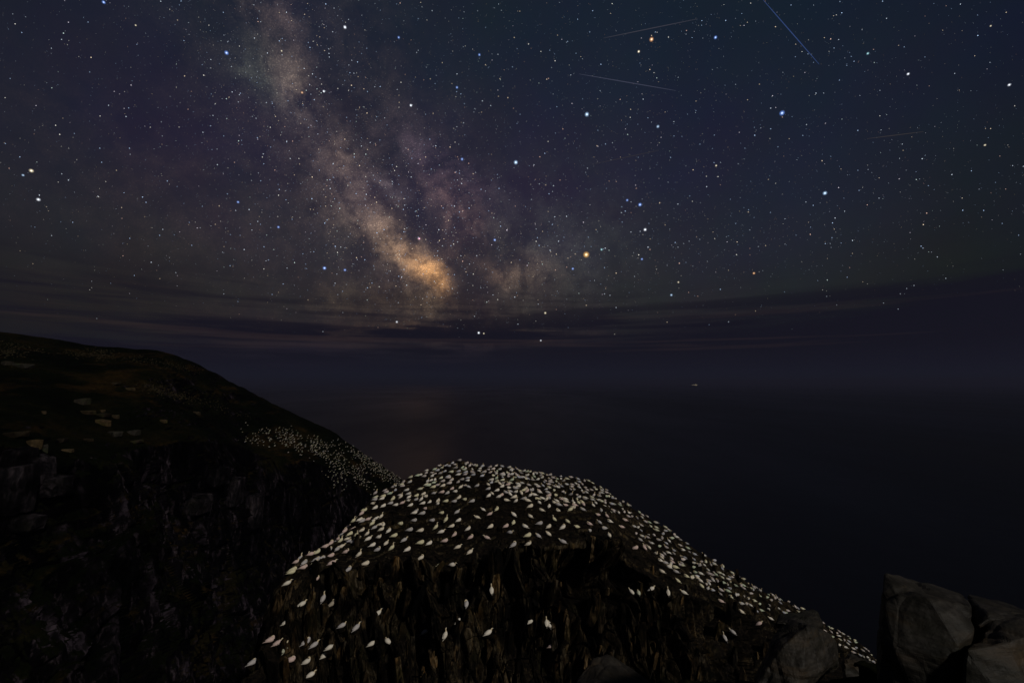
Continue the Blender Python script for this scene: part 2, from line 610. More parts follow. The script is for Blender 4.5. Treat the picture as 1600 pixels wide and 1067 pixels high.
# ------------------------------------------------------------------ gannet stack
STK = [
    ((392, 1062, 29.0), (393, 1070, 28.7), (395, 1085, 28), (400, 1125, 27.5)),
    ((410, 1000, 31.0), (420, 1008, 30.3), (425, 1040, 29.2), (430, 1125, 28)),
    ((440, 922, 34.0), (452, 932, 33.0), (455, 990, 30.8), (465, 1125, 28.5)),
    ((475, 878, 38.0), (498, 893, 36.0), (500, 980, 31.6), (510, 1125, 29)),
    ((530, 828, 44.0), (565, 890, 36.0), (565, 980, 32.4), (570, 1125, 29.3)),
    ((570, 790, 50.0), (640, 874, 37.0), (640, 970, 33.2), (640, 1125, 30)),
    ((625, 752, 57.0), (715, 887, 36.0), (715, 970, 33.4), (715, 1125, 30.5)),
    ((700, 719, 63.0), (790, 856, 38.5), (785, 950, 35.0), (780, 1125, 31.5)),
    ((765, 724, 64.0), (850, 853, 38.5), (850, 950, 35.4), (850, 1125, 31.8)),
    ((840, 739, 64.0), (910, 848, 39.5), (910, 950, 36.5), (915, 1125, 32.5)),
    ((925, 756, 63.0), (960, 842, 41.0), (965, 950, 37.5), (970, 1125, 33.5)),
    ((965, 782, 61.0), (985, 884, 40.0), (1000, 960, 38.0), (1020, 1125, 34.5)),
    ((1040, 828, 60.0), (1040, 926, 40.0), (1045, 980, 38.4), (1060, 1125, 35.3)),
    ((1100, 870, 60.0), (1095, 936, 42.0), (1095, 990, 40.2), (1100, 1125, 36.5)),
    ((1150, 898, 61.0), (1150, 963, 45.5), (1150, 1010, 43.2), (1150, 1125, 39)),
    ((1210, 932, 64.0), (1200, 988, 50.5), (1200, 1030, 47.5), (1200, 1125, 43)),
    ((1270, 962, 68.0), (1255, 1005, 57.0), (1250, 1060, 53), (1250, 1125, 49)),
    ((1320, 994, 71.0), (1305, 1027, 63.0), (1300, 1060, 60), (1300, 1125, 55)),
    ((1364, 1024, 74.0), (1355, 1047, 69.0), (1350, 1070, 66), (1350, 1125, 61)),
    ((1371, 1062, 74.0), (1368, 1074, 72.0), (1365, 1085, 70), (1365, 1130, 67)),
]
ctrl = []
for c, rws in enumerate(STK):
    pts = [pix(*r) for r in rws]
    ridge = pts[0]
    outx = -4.0 if c < 5 else (-1.5 if c < 7 else (1.0 if c < 14 else 2.5))
    b1 = ridge + Vector((outx, 4.0, -5.5))
    b2 = Vector((ridge.x + outx * 3.0, ridge.y + 20, SEA_Z - 3))
    low = pts[-1]
    foot = Vector((low.x * 1.02, low.y - 7.0, SEA_Z - 3))
    ctrl.append([b2, b1] + pts + [foot])
ctrl = np.array([[list(p) for p in r] for r in ctrl])
NS = 1150
base_p, tpar = catmull(ctrl, NS)
G, rp = rows(base_p, [12, 16, 170, 120, 110, 60])
G = smooth_rows(G, 3)
Nrm = normals(G)
if Nrm[NS // 2, 60, 2] < 0:
    Nrm = -Nrm
# arc lengths for the noise domains
s_m = np.zeros(G.shape[:2]); t_m = np.zeros(G.shape[:2])
mid_row = 12 + 16 + 170
seg = np.linalg.norm(np.diff(G[:, mid_row], axis=0), axis=1)
s1 = np.concatenate([[0], np.cumsum(seg)])
s_m[:] = s1[:, None]
t_m[:, 1:] = np.cumsum(np.linalg.norm(np.diff(G, axis=1), axis=2), axis=1)
t_m -= t_m[:, mid_row:mid_row + 1]
RP = np.broadcast_to(rp[None, :], s_m.shape)
cliff = sstep(2.93, 3.06, RP)
topm = sstep(1.0, 1.3, RP) * (1 - cliff)
back = 1 - sstep(0.6, 1.2, RP)
# steep plates on the cliff, leaning down to the right
lean = s_m - 0.16 * t_m + 0.35 * fbm(s_m / 3, t_m / 3, 50, 3)
pl1, e1 = plates(lean / 1.5, t_m / 4.0 + 0.2 * s_m, 3, 0.9)
pl2, e2 = plates(lean / 0.5, t_m / 1.5, 13, 0.9)
pl3, e3 = plates(lean / 0.17, t_m / 0.75, 23, 0.8)
led = fbm(s_m / 5, t_m / 1.6, 31, 2)
bul = fbm(s_m / 7, t_m / 9, 41, 3)
rib1 = 1 - 4 * np.abs(vnoise(lean / 1.3, t_m / 11, 61))
rib2 = 1 - 4 * np.abs(vnoise(lean / 0.5 + 7, t_m / 6, 62))
cd = 0.9 * rib1 + 0.30 * rib2 + 2.0 * bul + 1.5 * pl1 + 0.40 * pl2 + 0.10 * pl3 + 0.7 * led
step_ = (t_m / 2.7 + 0.12 * s_m + 1.4 * fbm(s_m / 4, t_m / 6, 57, 3)) % 1
cd += 0.75 * (step_ - 0.5) * (0.6 + vnoise(s_m / 2.5, t_m / 3, 58))
cd -= 0.5 * np.exp(-(e1 / 0.05) ** 2) + 0.14 * np.exp(-(e2 / 0.06) ** 2)
# hollow under the right brow, and gullies
PXg, PYg = topix(G[..., 0], G[..., 1], G[..., 2])


def pit(px, py, a, b, ang, depth):
    c, s = math.cos(R(ang)), math.sin(R(ang))
    u = (PXg - px) * c + (PYg - py) * s
    v = -(PXg - px) * s + (PYg - py) * c
    return depth * np.exp(-((u / a) ** 4 + (v / b) ** 4))


cd -= pit(930, 900, 52, 32, 8, 5.0) * cliff
cd -= pit(870, 905, 18, 45, -20, 2.5) * cliff
cd -= pit(690, 905, 16, 30, 10, 2.2)
cd -= pit(745, 890, 14, 30, -6, 1.8)
cd -= pit(630, 900, 14, 22, 0, 1.8)
cd -= pit(560, 915, 12, 22, 0, 1.8)
cd -= pit(500, 960, 14, 60, 0, 2.0)
cd -= pit(820, 1000, 26, 40, 0, 2.0)
cd -= pit(655, 1010, 16, 40, 4, 1.8)
cd -= pit(905, 960, 70, 16, 62, 1.8)
cd += pit(880, 950, 100, 11, 68, 1.5)
cd -= pit(700, 905, 70, 14, 0, 1.0)
cd -= pit(845, 1030, 40, 25, 80, 1.6)
cd -= pit(600, 905, 60, 12, 0, 0.8)
cd += pit(650, 940, 26, 30, 90, 0.8)
ledge_m = sstep(0, 0.6, cliff)
tp1, te1 = plates(s_m / 1.9, t_m / 1.1, 63, 0.8)
tp2, te2 = plates(s_m / 0.55, t_m / 0.4, 73, 0.8)
td = 0.9 * fbm(s_m / 6, t_m / 6, 81, 4) + 0.34 * tp1 + 0.13 * tp2
td = td * (0.35 + 0.65 * sstep(1.2, 2.0, RP) if True else 1)
brow = np.exp(-((RP - 3.0) / 0.05) ** 2)
disp = cd * (0.35 + 0.65 * sstep(4.0, 12.0, s_m)) * cliff * sstep(0, 1, np.minimum(1, (RP - 2.9) / 0.25)) + td * topm + 0.4 * fbm(s_m / 4, t_m / 4, 91, 3) * back
# keep the silhouette ridge where it stands, roughened a little
G2 = G + Nrm * disp[..., None]
G2[..., 2] += 0.22 * vnoise(s_m / 0.9, t_m * 0 + 1.5, 99) * np.exp(-((RP - 2.0) / 0.2) ** 2)
me = grid_mesh('sea_stack', G2, smooth=False)
stack = link('sea_stack', me, [M_stack])
tag(stack, kind='structure')


def bvh_of(GA):
    n, m, _ = GA.shape
    idx = np.arange(n * m).reshape(n, m)
    q = np.stack([idx[:-1, :-1], idx[:-1, 1:], idx[1:, 1:], idx[1:, :-1]], -1).reshape(-1, 4)
    return BVHTree.FromPolygons([tuple(p) for p in GA.reshape(-1, 3).tolist()], q.tolist())


dec = G2[::3, 12::2]
stack_bvh = bvh_of(dec)

# ------------------------------------------------------------------ headland on the left
HL = [
    ((-700, 520, 90), (-700, 600, 62), (-700, 700, 40), (-700, 850, 38), (-700, 1125, 34)),
    ((-300, 500, 110), (-300, 590, 78), (-300, 698, 50), (-300, 850, 47), (-300, 1125, 41)),
    ((0, 515, 130), (0, 590, 95), (0, 690, 62), (0, 850, 57), (0, 1125, 50)),
    ((130, 534, 140), (120, 605, 105), (100, 702, 72), (100, 850, 66), (100, 1125, 56)),
    ((258, 548, 152), (230, 622, 115), (200, 702, 86), (200, 860, 79), (200, 1125, 67)),
    ((330, 578, 165), (300, 640, 132), (310, 690, 108), (300, 870, 99), (300, 1125, 84)),
    ((420, 625, 178), (390, 668, 150), (395, 706, 136), (380, 870, 127), (390, 1125, 110)),
    ((500, 663, 186), (470, 690, 160), (470, 716, 147), (450, 880, 138), (470, 1125, 120)),
    ((545, 690, 190), (535, 712, 167), (532, 738, 153), (520, 870, 145), (550, 1125, 125)),
    ((590, 722, 190), (580, 740, 173), (575, 770, 160), (580, 880, 152), (600, 1125, 130)),
    ((628, 749, 188), (618, 762, 178), (620, 787, 168), (640, 900, 160), (650, 1125, 140)),
    ((665, 785, 185), (660, 800, 178), (665, 820, 170), (680, 910, 165), (690, 1125, 150)),
]
hc = []
for c, rws in enumerate(HL):
    pts = [pix(*r) for r in rws]
    cr = pts[0]
    b1 = cr + Vector((3.0, 14.0, -4.0 - 0.10 * max(0, cr.y - 120)))
    b2 = Vector((cr.x + 10, cr.y + 70, SEA_Z - 3))
    lo = pts[-1]
    foot = Vector((lo.x, lo.y - 8, SEA_Z - 3))
    hc.append([b2, b1] + pts + [foot])
hc = np.array([[list(p) for p in r] for r in hc])
NH = 800
hb, ht = catmull(hc, NH)
H, hp = rows(hb, [8, 14, 80, 90, 110, 110, 50])
H = smooth_rows(H, 4)
HN = normals(H)
if HN[NH // 2, 60, 2] < 0:
    HN = -HN
hs = np.zeros(H.shape[:2]); htm = np.zeros(H.shape[:2])
mr = 8 + 14 + 80 + 90
hs[:] = np.concatenate([[0], np.cumsum(np.linalg.norm(np.diff(H[:, mr], axis=0), axis=1))])[:, None]
htm[:, 1:] = np.cumsum(np.linalg.norm(np.diff(H, axis=1), axis=2), axis=1)
htm -= htm[:, mr:mr + 1]
HP = np.broadcast_to(hp[None, :], hs.shape)
hcl = sstep(3.9, 4.08, HP)
p1, q1 = plates((hs - 0.2 * htm) / 6.0, htm / 11.0, 103, 0.9)
p2, q2 = plates((hs - 0.2 * htm + fbm(hs / 8, htm / 8, 7, 2)) / 2.1, htm / 5.0, 113, 0.9)
p3, q3 = plates((hs - 0.2 * htm) / 0.8, htm / 2.2, 123, 0.9)
hd = 9.0 * fbm(hs / 22, htm / 40, 131, 3) + 3.2 * p1 + 1.4 * p2 + 0.5 * p3 - 1.0 * np.exp(-(q1 / 0.05) ** 2)
# strata: gently dipping beds standing proud on the near cliff
beds = (htm + 0.28 * hs) / 3.4
hd += 0.5 * (np.abs(((beds + 0.6 * fbm(hs / 9, htm / 9, 8, 3)) % 1) - 0.5) - 0.25)
htd = 1.6 * fbm(hs / 18, htm / 14, 141, 5) + 0.25 * vnoise(hs / 1.2, htm / 1.2, 151)
hdisp = hd * hcl * sstep(3.95, 4.4, HP) + htd * (1 - hcl) * sstep(2.0, 2.4, HP)
H2 = H + HN * hdisp[..., None]
H2[..., 2] += (0.9 * fbm(hs / 5, htm * 0 + 0.5, 161, 4)) * np.exp(-((HP - 2.0) / 0.25) ** 2)
head = link('headland', grid_mesh('headland', H2, smooth=False), [M_hill])
tag(head, kind='structure')
head_bvh = bvh_of(H2[::2, 10::2])

# ------------------------------------------------------------------ ground under and beside the camera
GC = [  # edge of the ground, then the drop
    [(-60, -60, 6.0), (-60, -5, 3.0), (-58, 4.5, 2.0), (-58, 7, -20), (-60, 12, SEA_Z - 3)],
    [(-30, -60, 4.0), (-30, -5, 1.8), (-28, 3.2, 0.4), (-28, 5, -20), (-28, 9, SEA_Z - 3)],
    [(-12, -60, 2.0), (-12, -5, -0.6), (-11, 1.6, -1.5), (-11, 2.5, -18), (-11, 6, SEA_Z - 3)],
    [(-4, -60, 0.5), (-4, -3, -1.5), (-3.5, 0.9, -1.8), (-3.5, 1.2, -9), (-3.4, 4, SEA_Z - 3)],
    [(0, -60, -0.4), (0, -3, -1.65), (0, 1.2, -1.9), (0.2, 2.5, -6), (0.2, 5, SEA_Z - 3)],
    [(3, -60, -0.4), (2.6, -2, -1.7), tuple(pix(1010, 1075, 7.6)), tuple(pix(1012, 1110, 8.0)), (3.2, 9.5, SEA_Z - 3)],
    [(7, -60, -0.4), (4.2, -2, -1.8), tuple(pix(1150, 1063, 9.0)), tuple(pix(1150, 1100, 9.2)), (5.2, 10.5, SEA_Z - 3)],
    [(14, -60, -0.4), (6.5, -2, -2.0), tuple(pix(1280, 1061, 9.4)), tuple(pix(1280, 1095, 9.6)), (7.5, 11, SEA_Z - 3)],
    [(20, -60, -0.4), (9, -2, -2.2), tuple(pix(1375, 1056, 9.0)), tuple(pix(1375, 1080, 9.3)), (9.5, 11, SEA_Z - 3)],
    [(30, -60, -0.4), (12, -2, -2.4), tuple(pix(1600, 1050, 8.5)), tuple(pix(1600, 1085, 9.0)), (12, 11, SEA_Z - 3)],
    [(60, -60, -0.4), (40, -2, -3.0), (40, 8, -7), (40, 9, -14), (40, 12, SEA_Z - 3)],
]
gb, _ = catmull(np.array(GC, float), 420)
GG, gp = rows(gb, [20, 110, 30, 20])
GG = smooth_rows(GG, 2)
gs = GG[..., 0]; gt = GG[..., 1]
GG[..., 2] += (0.25 * fbm(gs / 1.5, gt / 1.5, 201, 5)) * sstep(0.9, 1.2, gp)[None, :] * sstep(8, 3, np.abs(GG[..., 1])) * 0.6 + 0.12 * plates(gs / 0.5, gt / 0.5, 211, 0.8)[0] * sstep(0.9, 1.2, gp)[None, :]
ground = link('clifftop_ground', grid_mesh('clifftop_ground', GG, smooth=True), [M_turf])
tag(ground, kind='structure')


# ------------------------------------------------------------------ rocks
def hull_rock(name, pts, mats, parent=None, cuts=4, amp=0.03, nscale=1.5, seed=0, bev=0.03, bed=0):
    bm = bmesh.new()
    for p in pts:
        bm.verts.new(p)
    r = bmesh.ops.convex_hull(bm, input=bm.verts)
    junk = [g for g in r['geom_interior'] if isinstance(g, bmesh.types.BMVert)]
    if junk:
        bmesh.ops.delete(bm, geom=junk, context='VERTS')
    loose = [v for v in bm.verts if not v.link_faces]
    if loose:
        bmesh.ops.delete(bm, geom=loose, context='VERTS')
    if bev:
        bmesh.ops.bevel(bm, geom=list(bm.edges), offset=bev, segments=1, affect='EDGES', profile=0.6, clamp_overlap=True)
    bmesh.ops.triangulate(bm, faces=bm.faces)
    bmesh.ops.subdivide_edges(bm, edges=bm.edges, cuts=cuts, use_grid_fill=True)
    bm.normal_update()
    from mathutils import noise
    off = Vector((seed * 3.1, seed * 1.7, seed * 2.3))
    mv = []
    for v in bm.verts:
        p = v.co * nscale + off
        d = noise.fractal(p, 0.9, 2.1, 5) * amp
        c = noise.voronoi(p * 0.9)[0]
        d -= max(0, 0.12 - (c[1] - c[0])) * amp * 4
        mv.append(v.normal * d)
    if bed:
        ax = Vector((0.30, -0.38, 0.87)).normalized()
        for v in bm.verts:
            p = v.co + off
            q = p.dot(ax) * bed + 0.9 * noise.noise(p * 0.9)
            fr = min(1.0, max(0.0, ((q - math.floor(q)) - 0.55) / 0.45)); fr = fr * fr * (3 - 2 * fr)
            hv = lambda n_: (math.sin(n_ * 12.9898 + 4.1) * 43758.5453) % 1.0
            st_ = hv(math.floor(q)) * (1 - fr) + hv(math.floor(q) + 1) * fr
            cr_ = noise.voronoi(p * 1.3)[0]
            v.co += v.normal * ((st_ - 0.5) * 0.035 - 0.02 * max(0.0, 1 - (cr_[1] - cr_[0]) / 0.12))
    for v, d in zip(bm.verts, mv):
        v.co += d
    me = bpy.data.meshes.new(name)
    bm.to_mesh(me); bm.free()
    return link(name, me, mats, parent)


def pts_from(front, depth):
    """front: (px, py, Y) corners; a back copy is pushed away from the viewer and a little down"""
    f = [pix(*p) for p in front]
    b = [p * (1 + depth / p.y) + Vector((0, 0, -0.12 * depth)) for p in f]
    return [tuple(p) for p in f + b]


# big near boulder, lower right corner of the view: three blocks parted by an open Y-shaped crack
rt = bpy.data.objects.new('boulder', None)
C.objects.link(rt)
rt.location = pix(1480, 1060, 3.8)
tag(rt, 'large cracked angular boulder close to the camera in the lower right corner', 'boulder')
blk = [
    ([(1381, 893, 5.6), (1377, 935, 5.25), (1374, 1000, 5.08), (1374, 1095, 5.0), (1400, 925, 5.2), (1398, 1010, 4.92), (1452, 935, 5.02), (1470, 1030, 4.72), (1492, 1095, 4.55),
      (1499, 1010, 4.7), (1519, 985, 4.85), (1517, 945, 5.2), (1506, 928, 5.6), (1440, 905, 5.85)], 0.9),
    ([(1512, 929, 5.7), (1523, 955, 5.25), (1526, 980, 5.0), (1543, 958, 5.05), (1560, 938, 5.8), (1548, 966, 5.0), (1600, 950, 5.5), (1640, 985, 5.1)], 0.9),
    ([(1549, 964, 5.1), (1530, 992, 4.8), (1509, 1014, 4.6), (1504, 1095, 4.3), (1680, 1095, 4.0), (1690, 975, 5.0), (1610, 962, 5.25), (1580, 1000, 4.6)], 0.9),
    ([(1420, 960, 6.6), (1500, 965, 6.8), (1560, 965, 6.8), (1680, 990, 6.6), (1420, 1095, 6.2), (1680, 1095, 6.2)], 0.8),  # added backing block behind the crack, put in to keep it dark
]
rtinv = Matrix.Translation(-rt.location)
for i, (f, d) in enumerate(blk):
    pts = [tuple(rtinv @ Vector(p)) for p in pts_from([(q[0], q[1] + (160 if q[1] > 1070 else 0), q[2] * 0.7) for q in f], d * 0.75)]
    hull_rock('rock_block', pts, [M_bould], rt, cuts=21, amp=0.02, nscale=2.4, seed=i + 3, bev=0.008, bed=5.0)

b = hull_rock('boulder', pts_from([(1183, 1050, 8.2), (1172, 1085, 7.9), (1207, 1002, 8.4), (1232, 968, 8.8), (1262, 975, 8.2), (1290, 985, 8.6),
                                   (1304, 1000, 8.8), (1308, 1030, 8.6), (1285, 1045, 7.9), (1255, 1036, 7.8), (1240, 1085, 7.6), (1222, 1010, 8.0)], 1.1),
              [M_bould], None, cuts=18, amp=0.05, nscale=1.7, seed=21, bev=0.012, bed=3.5)
tag(b, 'grey weathered boulder under a brown slab beside the stack\'s right slope', 'boulder')
b = hull_rock('rock_slab', pts_from([(1212, 972, 8.6), (1225, 958, 9.2), (1270, 953, 9.4), (1278, 958, 9.2), (1286, 975, 8.9), (1276, 981, 8.7), (1240, 975, 8.5)], 0.9),
              [M_bould], None, cuts=8, amp=0.05, nscale=2.0, seed=31, bev=0.02)
tag(b, 'thin brown slab lying on top of the grey weathered boulder', 'rock')
b = hull_rock('boulder', pts_from([(902, 1060, 6.6), (925, 1024, 6.9), (948, 1018, 7.1), (958, 1022, 6.9), (985, 1040, 6.8), (1015, 1066, 6.5), (1010, 1090, 6.2), (935, 1060, 6.4), (900, 1090, 6.2)], 0.8),
              [M_bould], None, cuts=14, amp=0.03, nscale=2.0, seed=41, bev=0.01, bed=3.0)
tag(b, 'dark smooth boulder at the bottom edge below the stack\'s cliff', 'boulder')
b = hull_rock('boulder', pts_from([(1318, 1030, 9.6), (1330, 1018, 10.2), (1362, 1032, 10.0), (1372, 1062, 9.4), (1366, 1090, 9.2), (1320, 1090, 9.2)], 1.0),
              [M_bould], None, cuts=8, amp=0.08, nscale=2.0, seed=51, bev=0.03)
tag(b, 'low reddish dark rock between the grey boulder and the corner boulder', 'boulder')

# slab meshes shared by the cliffs
slab_me = []
for k in range(8):
    r_ = random.Random(100 + k)
    bm = bmesh.new()
    w, h, d = r_.uniform(0.28, 0.5), 1.0, r_.uniform(0.16, 0.3)
    for z in (-1, -0.35, 0.4, 1):
        ww = w * (1.0 - 0.45 * abs(z) ** 2) * r_.uniform(0.75, 1.1)
        for (sx, sy) in ((-1, -1), (1, -1), (1, 1), (-1, 1)):
            bm.verts.new((sx * ww * r_.uniform(0.7, 1.1) + 0.15 * z * r_.uniform(-1, 1), sy * d * r_.uniform(0.6, 1.1) * (1 - 0.3 * abs(z)), z * h * 0.5 + r_.uniform(-.06, .06)))
    bmesh.ops.convex_hull(bm, input=bm.verts)
    bmesh.ops.delete(bm, geom=[v for v in bm.verts if not v.link_faces], context='VERTS')
    mm = bpy.data.meshes.new('rock_slab')
    bm.to_mesh(mm); bm.free()
    mm.materials.append(M_slab)
    slab_me.append(mm)


def cast(bvh, px, py):
    d = ray(px, py).normalized()
    h = bvh.ray_cast(Vector((0, 0, 0)), d)
    return h[0], h[1]


nsl = 0
tries = 0
while nsl < 270 and tries < 6000:
    tries += 1
    px = random.uniform(430, 1260); py = random.uniform(850, 1066)
    p, n = cast(stack_bvh, px, py)
    if p is None or abs(n.z) > 0.75 or (890 < px < 985 and 860 < py < 920):
        continue
    if n.dot(p) > 0:
        n = -n
    o = bpy.data.objects.new('rock_slab', random.choice(slab_me))
    C.objects.link(o); o.parent = stack
    ht_ = random.choice([0.7, 1.0, 1.5, 2.2]) * random.uniform(0.8, 1.2)
    yaw = math.atan2(n.x, -n.y)
    o.rotation_euler = Euler((R(random.uniform(-14, 4)), R(random.gauss(9, 9)), yaw + R(random.uniform(-25, 25))), 'XYZ')
    o.scale = (ht_ * random.uniform(0.22, 0.5), ht_ * 0.5, ht_)
    o.location = p - n * 0.02
    nsl += 1

# pale stones on the green slope of the headland
stone_me = []
for k in range(6):
    r_ = random.Random(200 + k)
    bm = bmesh.new()
    for sx in (-1, 1):
        for sy in (-1, 1):
            for sz in (-1, 1):
                bm.verts.new((sx * r_.uniform(.28, .5), sy * r_.uniform(.25, .42), sz * r_.uniform(.2, .34)))
                bm.verts.new((sx * r_.uniform(.1, .5), sy * r_.uniform(.1, .42), sz * r_.uniform(.15, .36)))
    bmesh.ops.convex_hull(bm, input=bm.verts)
    bmesh.ops.bevel(bm, geom=list(bm.edges), offset=0.025, segments=1, affect='EDGES', clamp_overlap=True)
    mm = bpy.data.meshes.new('boulder'); bm.to_mesh(mm); bm.free()
    mm.materials.append(M_hstone)
    stone_me.append(mm)
ST = [(127, 625, 22, 12, 'dim rounded boulder highest on the dark grassy slope'),
      (137, 643, 19, 7, 'flat pale stone just left of the stacked pair of blocks'),
      (161, 647, 19, 8, 'flat pale block lying on top of a squarer block on the slope'),
      (162, 658, 20, 12, 'square pale block under the flat one on the grassy slope'),
      (180, 650, 9, 6, 'small pale stone right of the stacked pair of blocks'),
      (180, 676, 22, 8, 'long pale stone between the stacked blocks and the cliff edge'),
      (207, 674, 20, 9, 'greenish mossy boulder near the headland cliff edge'),
      (211, 689, 20, 5, 'thin pale stone at the very edge of the headland cliff'),
      (160, 641, 8, 5, 'smallest pale stone above the stacked pair of blocks'),
      (68, 643, 10, 6, 'lone dim stone in the grass left of the other slope stones'),
      (255, 657, 10, 5, 'lone grey stone in the grass right of the other slope stones'),
      (24, 677, 36, 9, 'long grey slab lying at the left end of the cliff edge'),
      (52, 690, 22, 16, 'grey boulder above the pale outcrop at the left edge'),
      (69, 698, 9, 14, 'narrow upright stone on the cliff edge at far left'),
      (95, 686, 16, 8, 'brownish stone half sunk in turf by the cliff edge'),
      (139, 686, 12, 6, 'small olive stone in turf by the cliff edge'),
      (105, 703, 14, 5, 'low flat stone on the lip of the left cliff'),
      (36, 570, 26, 7, 'brown rock on the upper slope at the left edge'),
      (10, 566, 16, 9, 'pinkish rock in the upper left corner of the slope'),
      (203, 607, 13, 5, 'small ochre rock alone in the middle of the slope'),
      (180, 598, 14, 5, 'flat reddish rock above the lone ochre rock'),
      (308, 644, 10, 7, 'yellow mossy stone near the right end of the slope')]
for i, (px, py, w, h, lab) in enumerate(ST):
    p, n = cast(head_bvh, px, py + h * 0.4)
    if p is None:
        continue
    o = bpy.data.objects.new('boulder', stone_me[i % 6])
    C.objects.link(o)
    k = p.y / FPX
    o.location = p + Vector((0, 0, h * k * 0.15))
    o.scale = (w * k * 1.05, w * k * 0.8, h * k * 1.5)
    o.rotation_euler = (0, R(random.uniform(-6, 6)), R(random.uniform(-25, 25)))
    tag(o, lab, 'boulder', 'stones on the headland slope')

# outcrop blocks at the left border of the view (part of the cliff)
for (px, py, Y, w, h, dp) in [(15, 735, 60, 44, 62, 4), (48, 740, 61, 34, 45, 4), (70, 762, 62, 40, 30, 4), (-15, 765, 59, 60, 70, 4), (25, 822, 58, 60, 22, 3),
                              (330, 745, 104, 34, 26, 5), (360, 770, 105, 26, 40, 5), (300, 790, 100, 40, 26, 5), (392, 800, 122, 22, 50, 5)]:
    p, n = cast(head_bvh, max(px, 2), py)
    if p is None:
        continue
    k = p.y / FPX
    r_ = random.Random(int(px * 7 + py))
    pts = []
    for a in range(5):
        for q in range(4):
            x = (a / 4 - 0.5) * w * k * r_.uniform(0.8, 1.1); z = (q / 3 - 0.5) * h * k * r_.uniform(0.85, 1.1)
            pts.append((x + 0.2 * z, -r_.uniform(0.1, 1.0) * dp * 0.45, z)); pts.append((x, dp * 0.5, z))
    o = hull_rock('rock_block', pts, [M_head], head, cuts=3, amp=0.35, nscale=0.35, seed=px, bev=0.15)
    o.location = p + Vector((0, 0.3, 0))

# scree fields: many small stones, nobody could count them
def scree(name, label, spots, bvh, size, seed):
    r_ = random.Random(seed)
    V = []; F = []; 
    for (cx, cy, sx, sy, ang, cnt) in spots:
        for _ in range(cnt):
            a = r_.gauss(0, 0.5) * sx; b2 = r_.gauss(0, 0.5) * sy
            c_, s_ = math.cos(R(ang)), math.sin(R(ang))
            px = cx + a * c_ - b2 * s_; py = cy + a * s_ + b2 * c_
            if px < -5:
                continue
            p, n = cast(bvh, px, py)
            if p is None or p.y > 200:
                continue
            k = size * r_.uniform(0.4, 1.4)
            mat = Euler((r_.uniform(0, 3), r_.uniform(0, 3), r_.uniform(0, 3))).to_matrix()
            b0 = len(V)
            for c in ((1, 0, 0), (-1, 0, 0), (0, .7, 0), (0, -.7, 0), (0, 0, .5), (0, 0, -.5)):
                V.append(tuple(p + mat @ Vector(c) * k))
            for f in ((0, 2, 4), (2, 1, 4), (1, 3, 4), (3, 0, 4), (2, 0, 5), (1, 2, 5), (3, 1, 5), (0, 3, 5)):
                F.append(tuple(b0 + i for i in f))
    me = bpy.data.meshes.new(name)
    me.from_pydata(V, [], F)
    o = link(name, me, [M_scree])
    tag(o, label, 'scree', None, 'stuff')


M_scree = rock_mat('scree_stone', (0.010, 0.008, 0.004), (0.025, 0.019, 0.010), (0.046, 0.034, 0.017), (0.062, 0.048, 0.029), (0.020, 0.020, 0.010), streak=0, sc=0.8)
scree('scree', 'patches of small pale stones scattered on the dark headland slope',
      [(158, 554, 34, 9, 3, 260), (120, 553, 26, 5, 4, 70), (215, 562, 40, 8, 8, 90), (270, 571, 50, 8, 12, 150), (12, 545, 34, 14, 12, 160), (10, 551, 16, 6, 5, 60),
       (45, 545, 40, 4, 12, 50), (243, 608, 26, 8, 14, 150), (272, 617, 34, 9, 14, 220), (300, 624, 22, 7, 14, 80), (335, 632, 30, 8, 20, 60),
       (380, 648, 22, 6, 15, 50)],
      head_bvh, 0.28, 5)


# ------------------------------------------------------------------ gannets
def loft(bm, st, seg, mats_idx, closed=True):
    """st: list of (x, y, z, half width, half height); rings stand across the path"""
    P_ = [Vector(s[:3]) for s in st]
    ringsv = []
    for i, s in enumerate(st):
        t = (P_[min(i + 1, len(st) - 1)] - P_[max(i - 1, 0)]).normalized()
        side = Vector((0, 1, 0)) if abs(t.y) < 0.9 else Vector((1, 0, 0))
        up = t.cross(side).normalized() * -1
        side = up.cross(t).normalized() * -1
        ring = []
        fat = 1.2 if s[3] > 0.09 else 1.0
        for k in range(seg):
            a = 2 * math.pi * k / seg
            ring.append(bm.verts.new(P_[i] + side * math.cos(a) * s[3] * fat + up * math.sin(a) * s[4] * fat))
        ringsv.append(ring)
    for i in range(len(ringsv) - 1):
        for k in range(seg):
            f = bm.faces.new((ringsv[i][k], ringsv[i][(k + 1) % seg], ringsv[i + 1][(k + 1) % seg], ringsv[i + 1][k]))
            f.material_index = mats_idx[i]
            f.smooth = True
    for ring, mi in ((ringsv[0][::-1], mats_idx[0]), (ringsv[-1], mats_idx[-1])):
        f = bm.faces.new(ring); f.material_index = mi


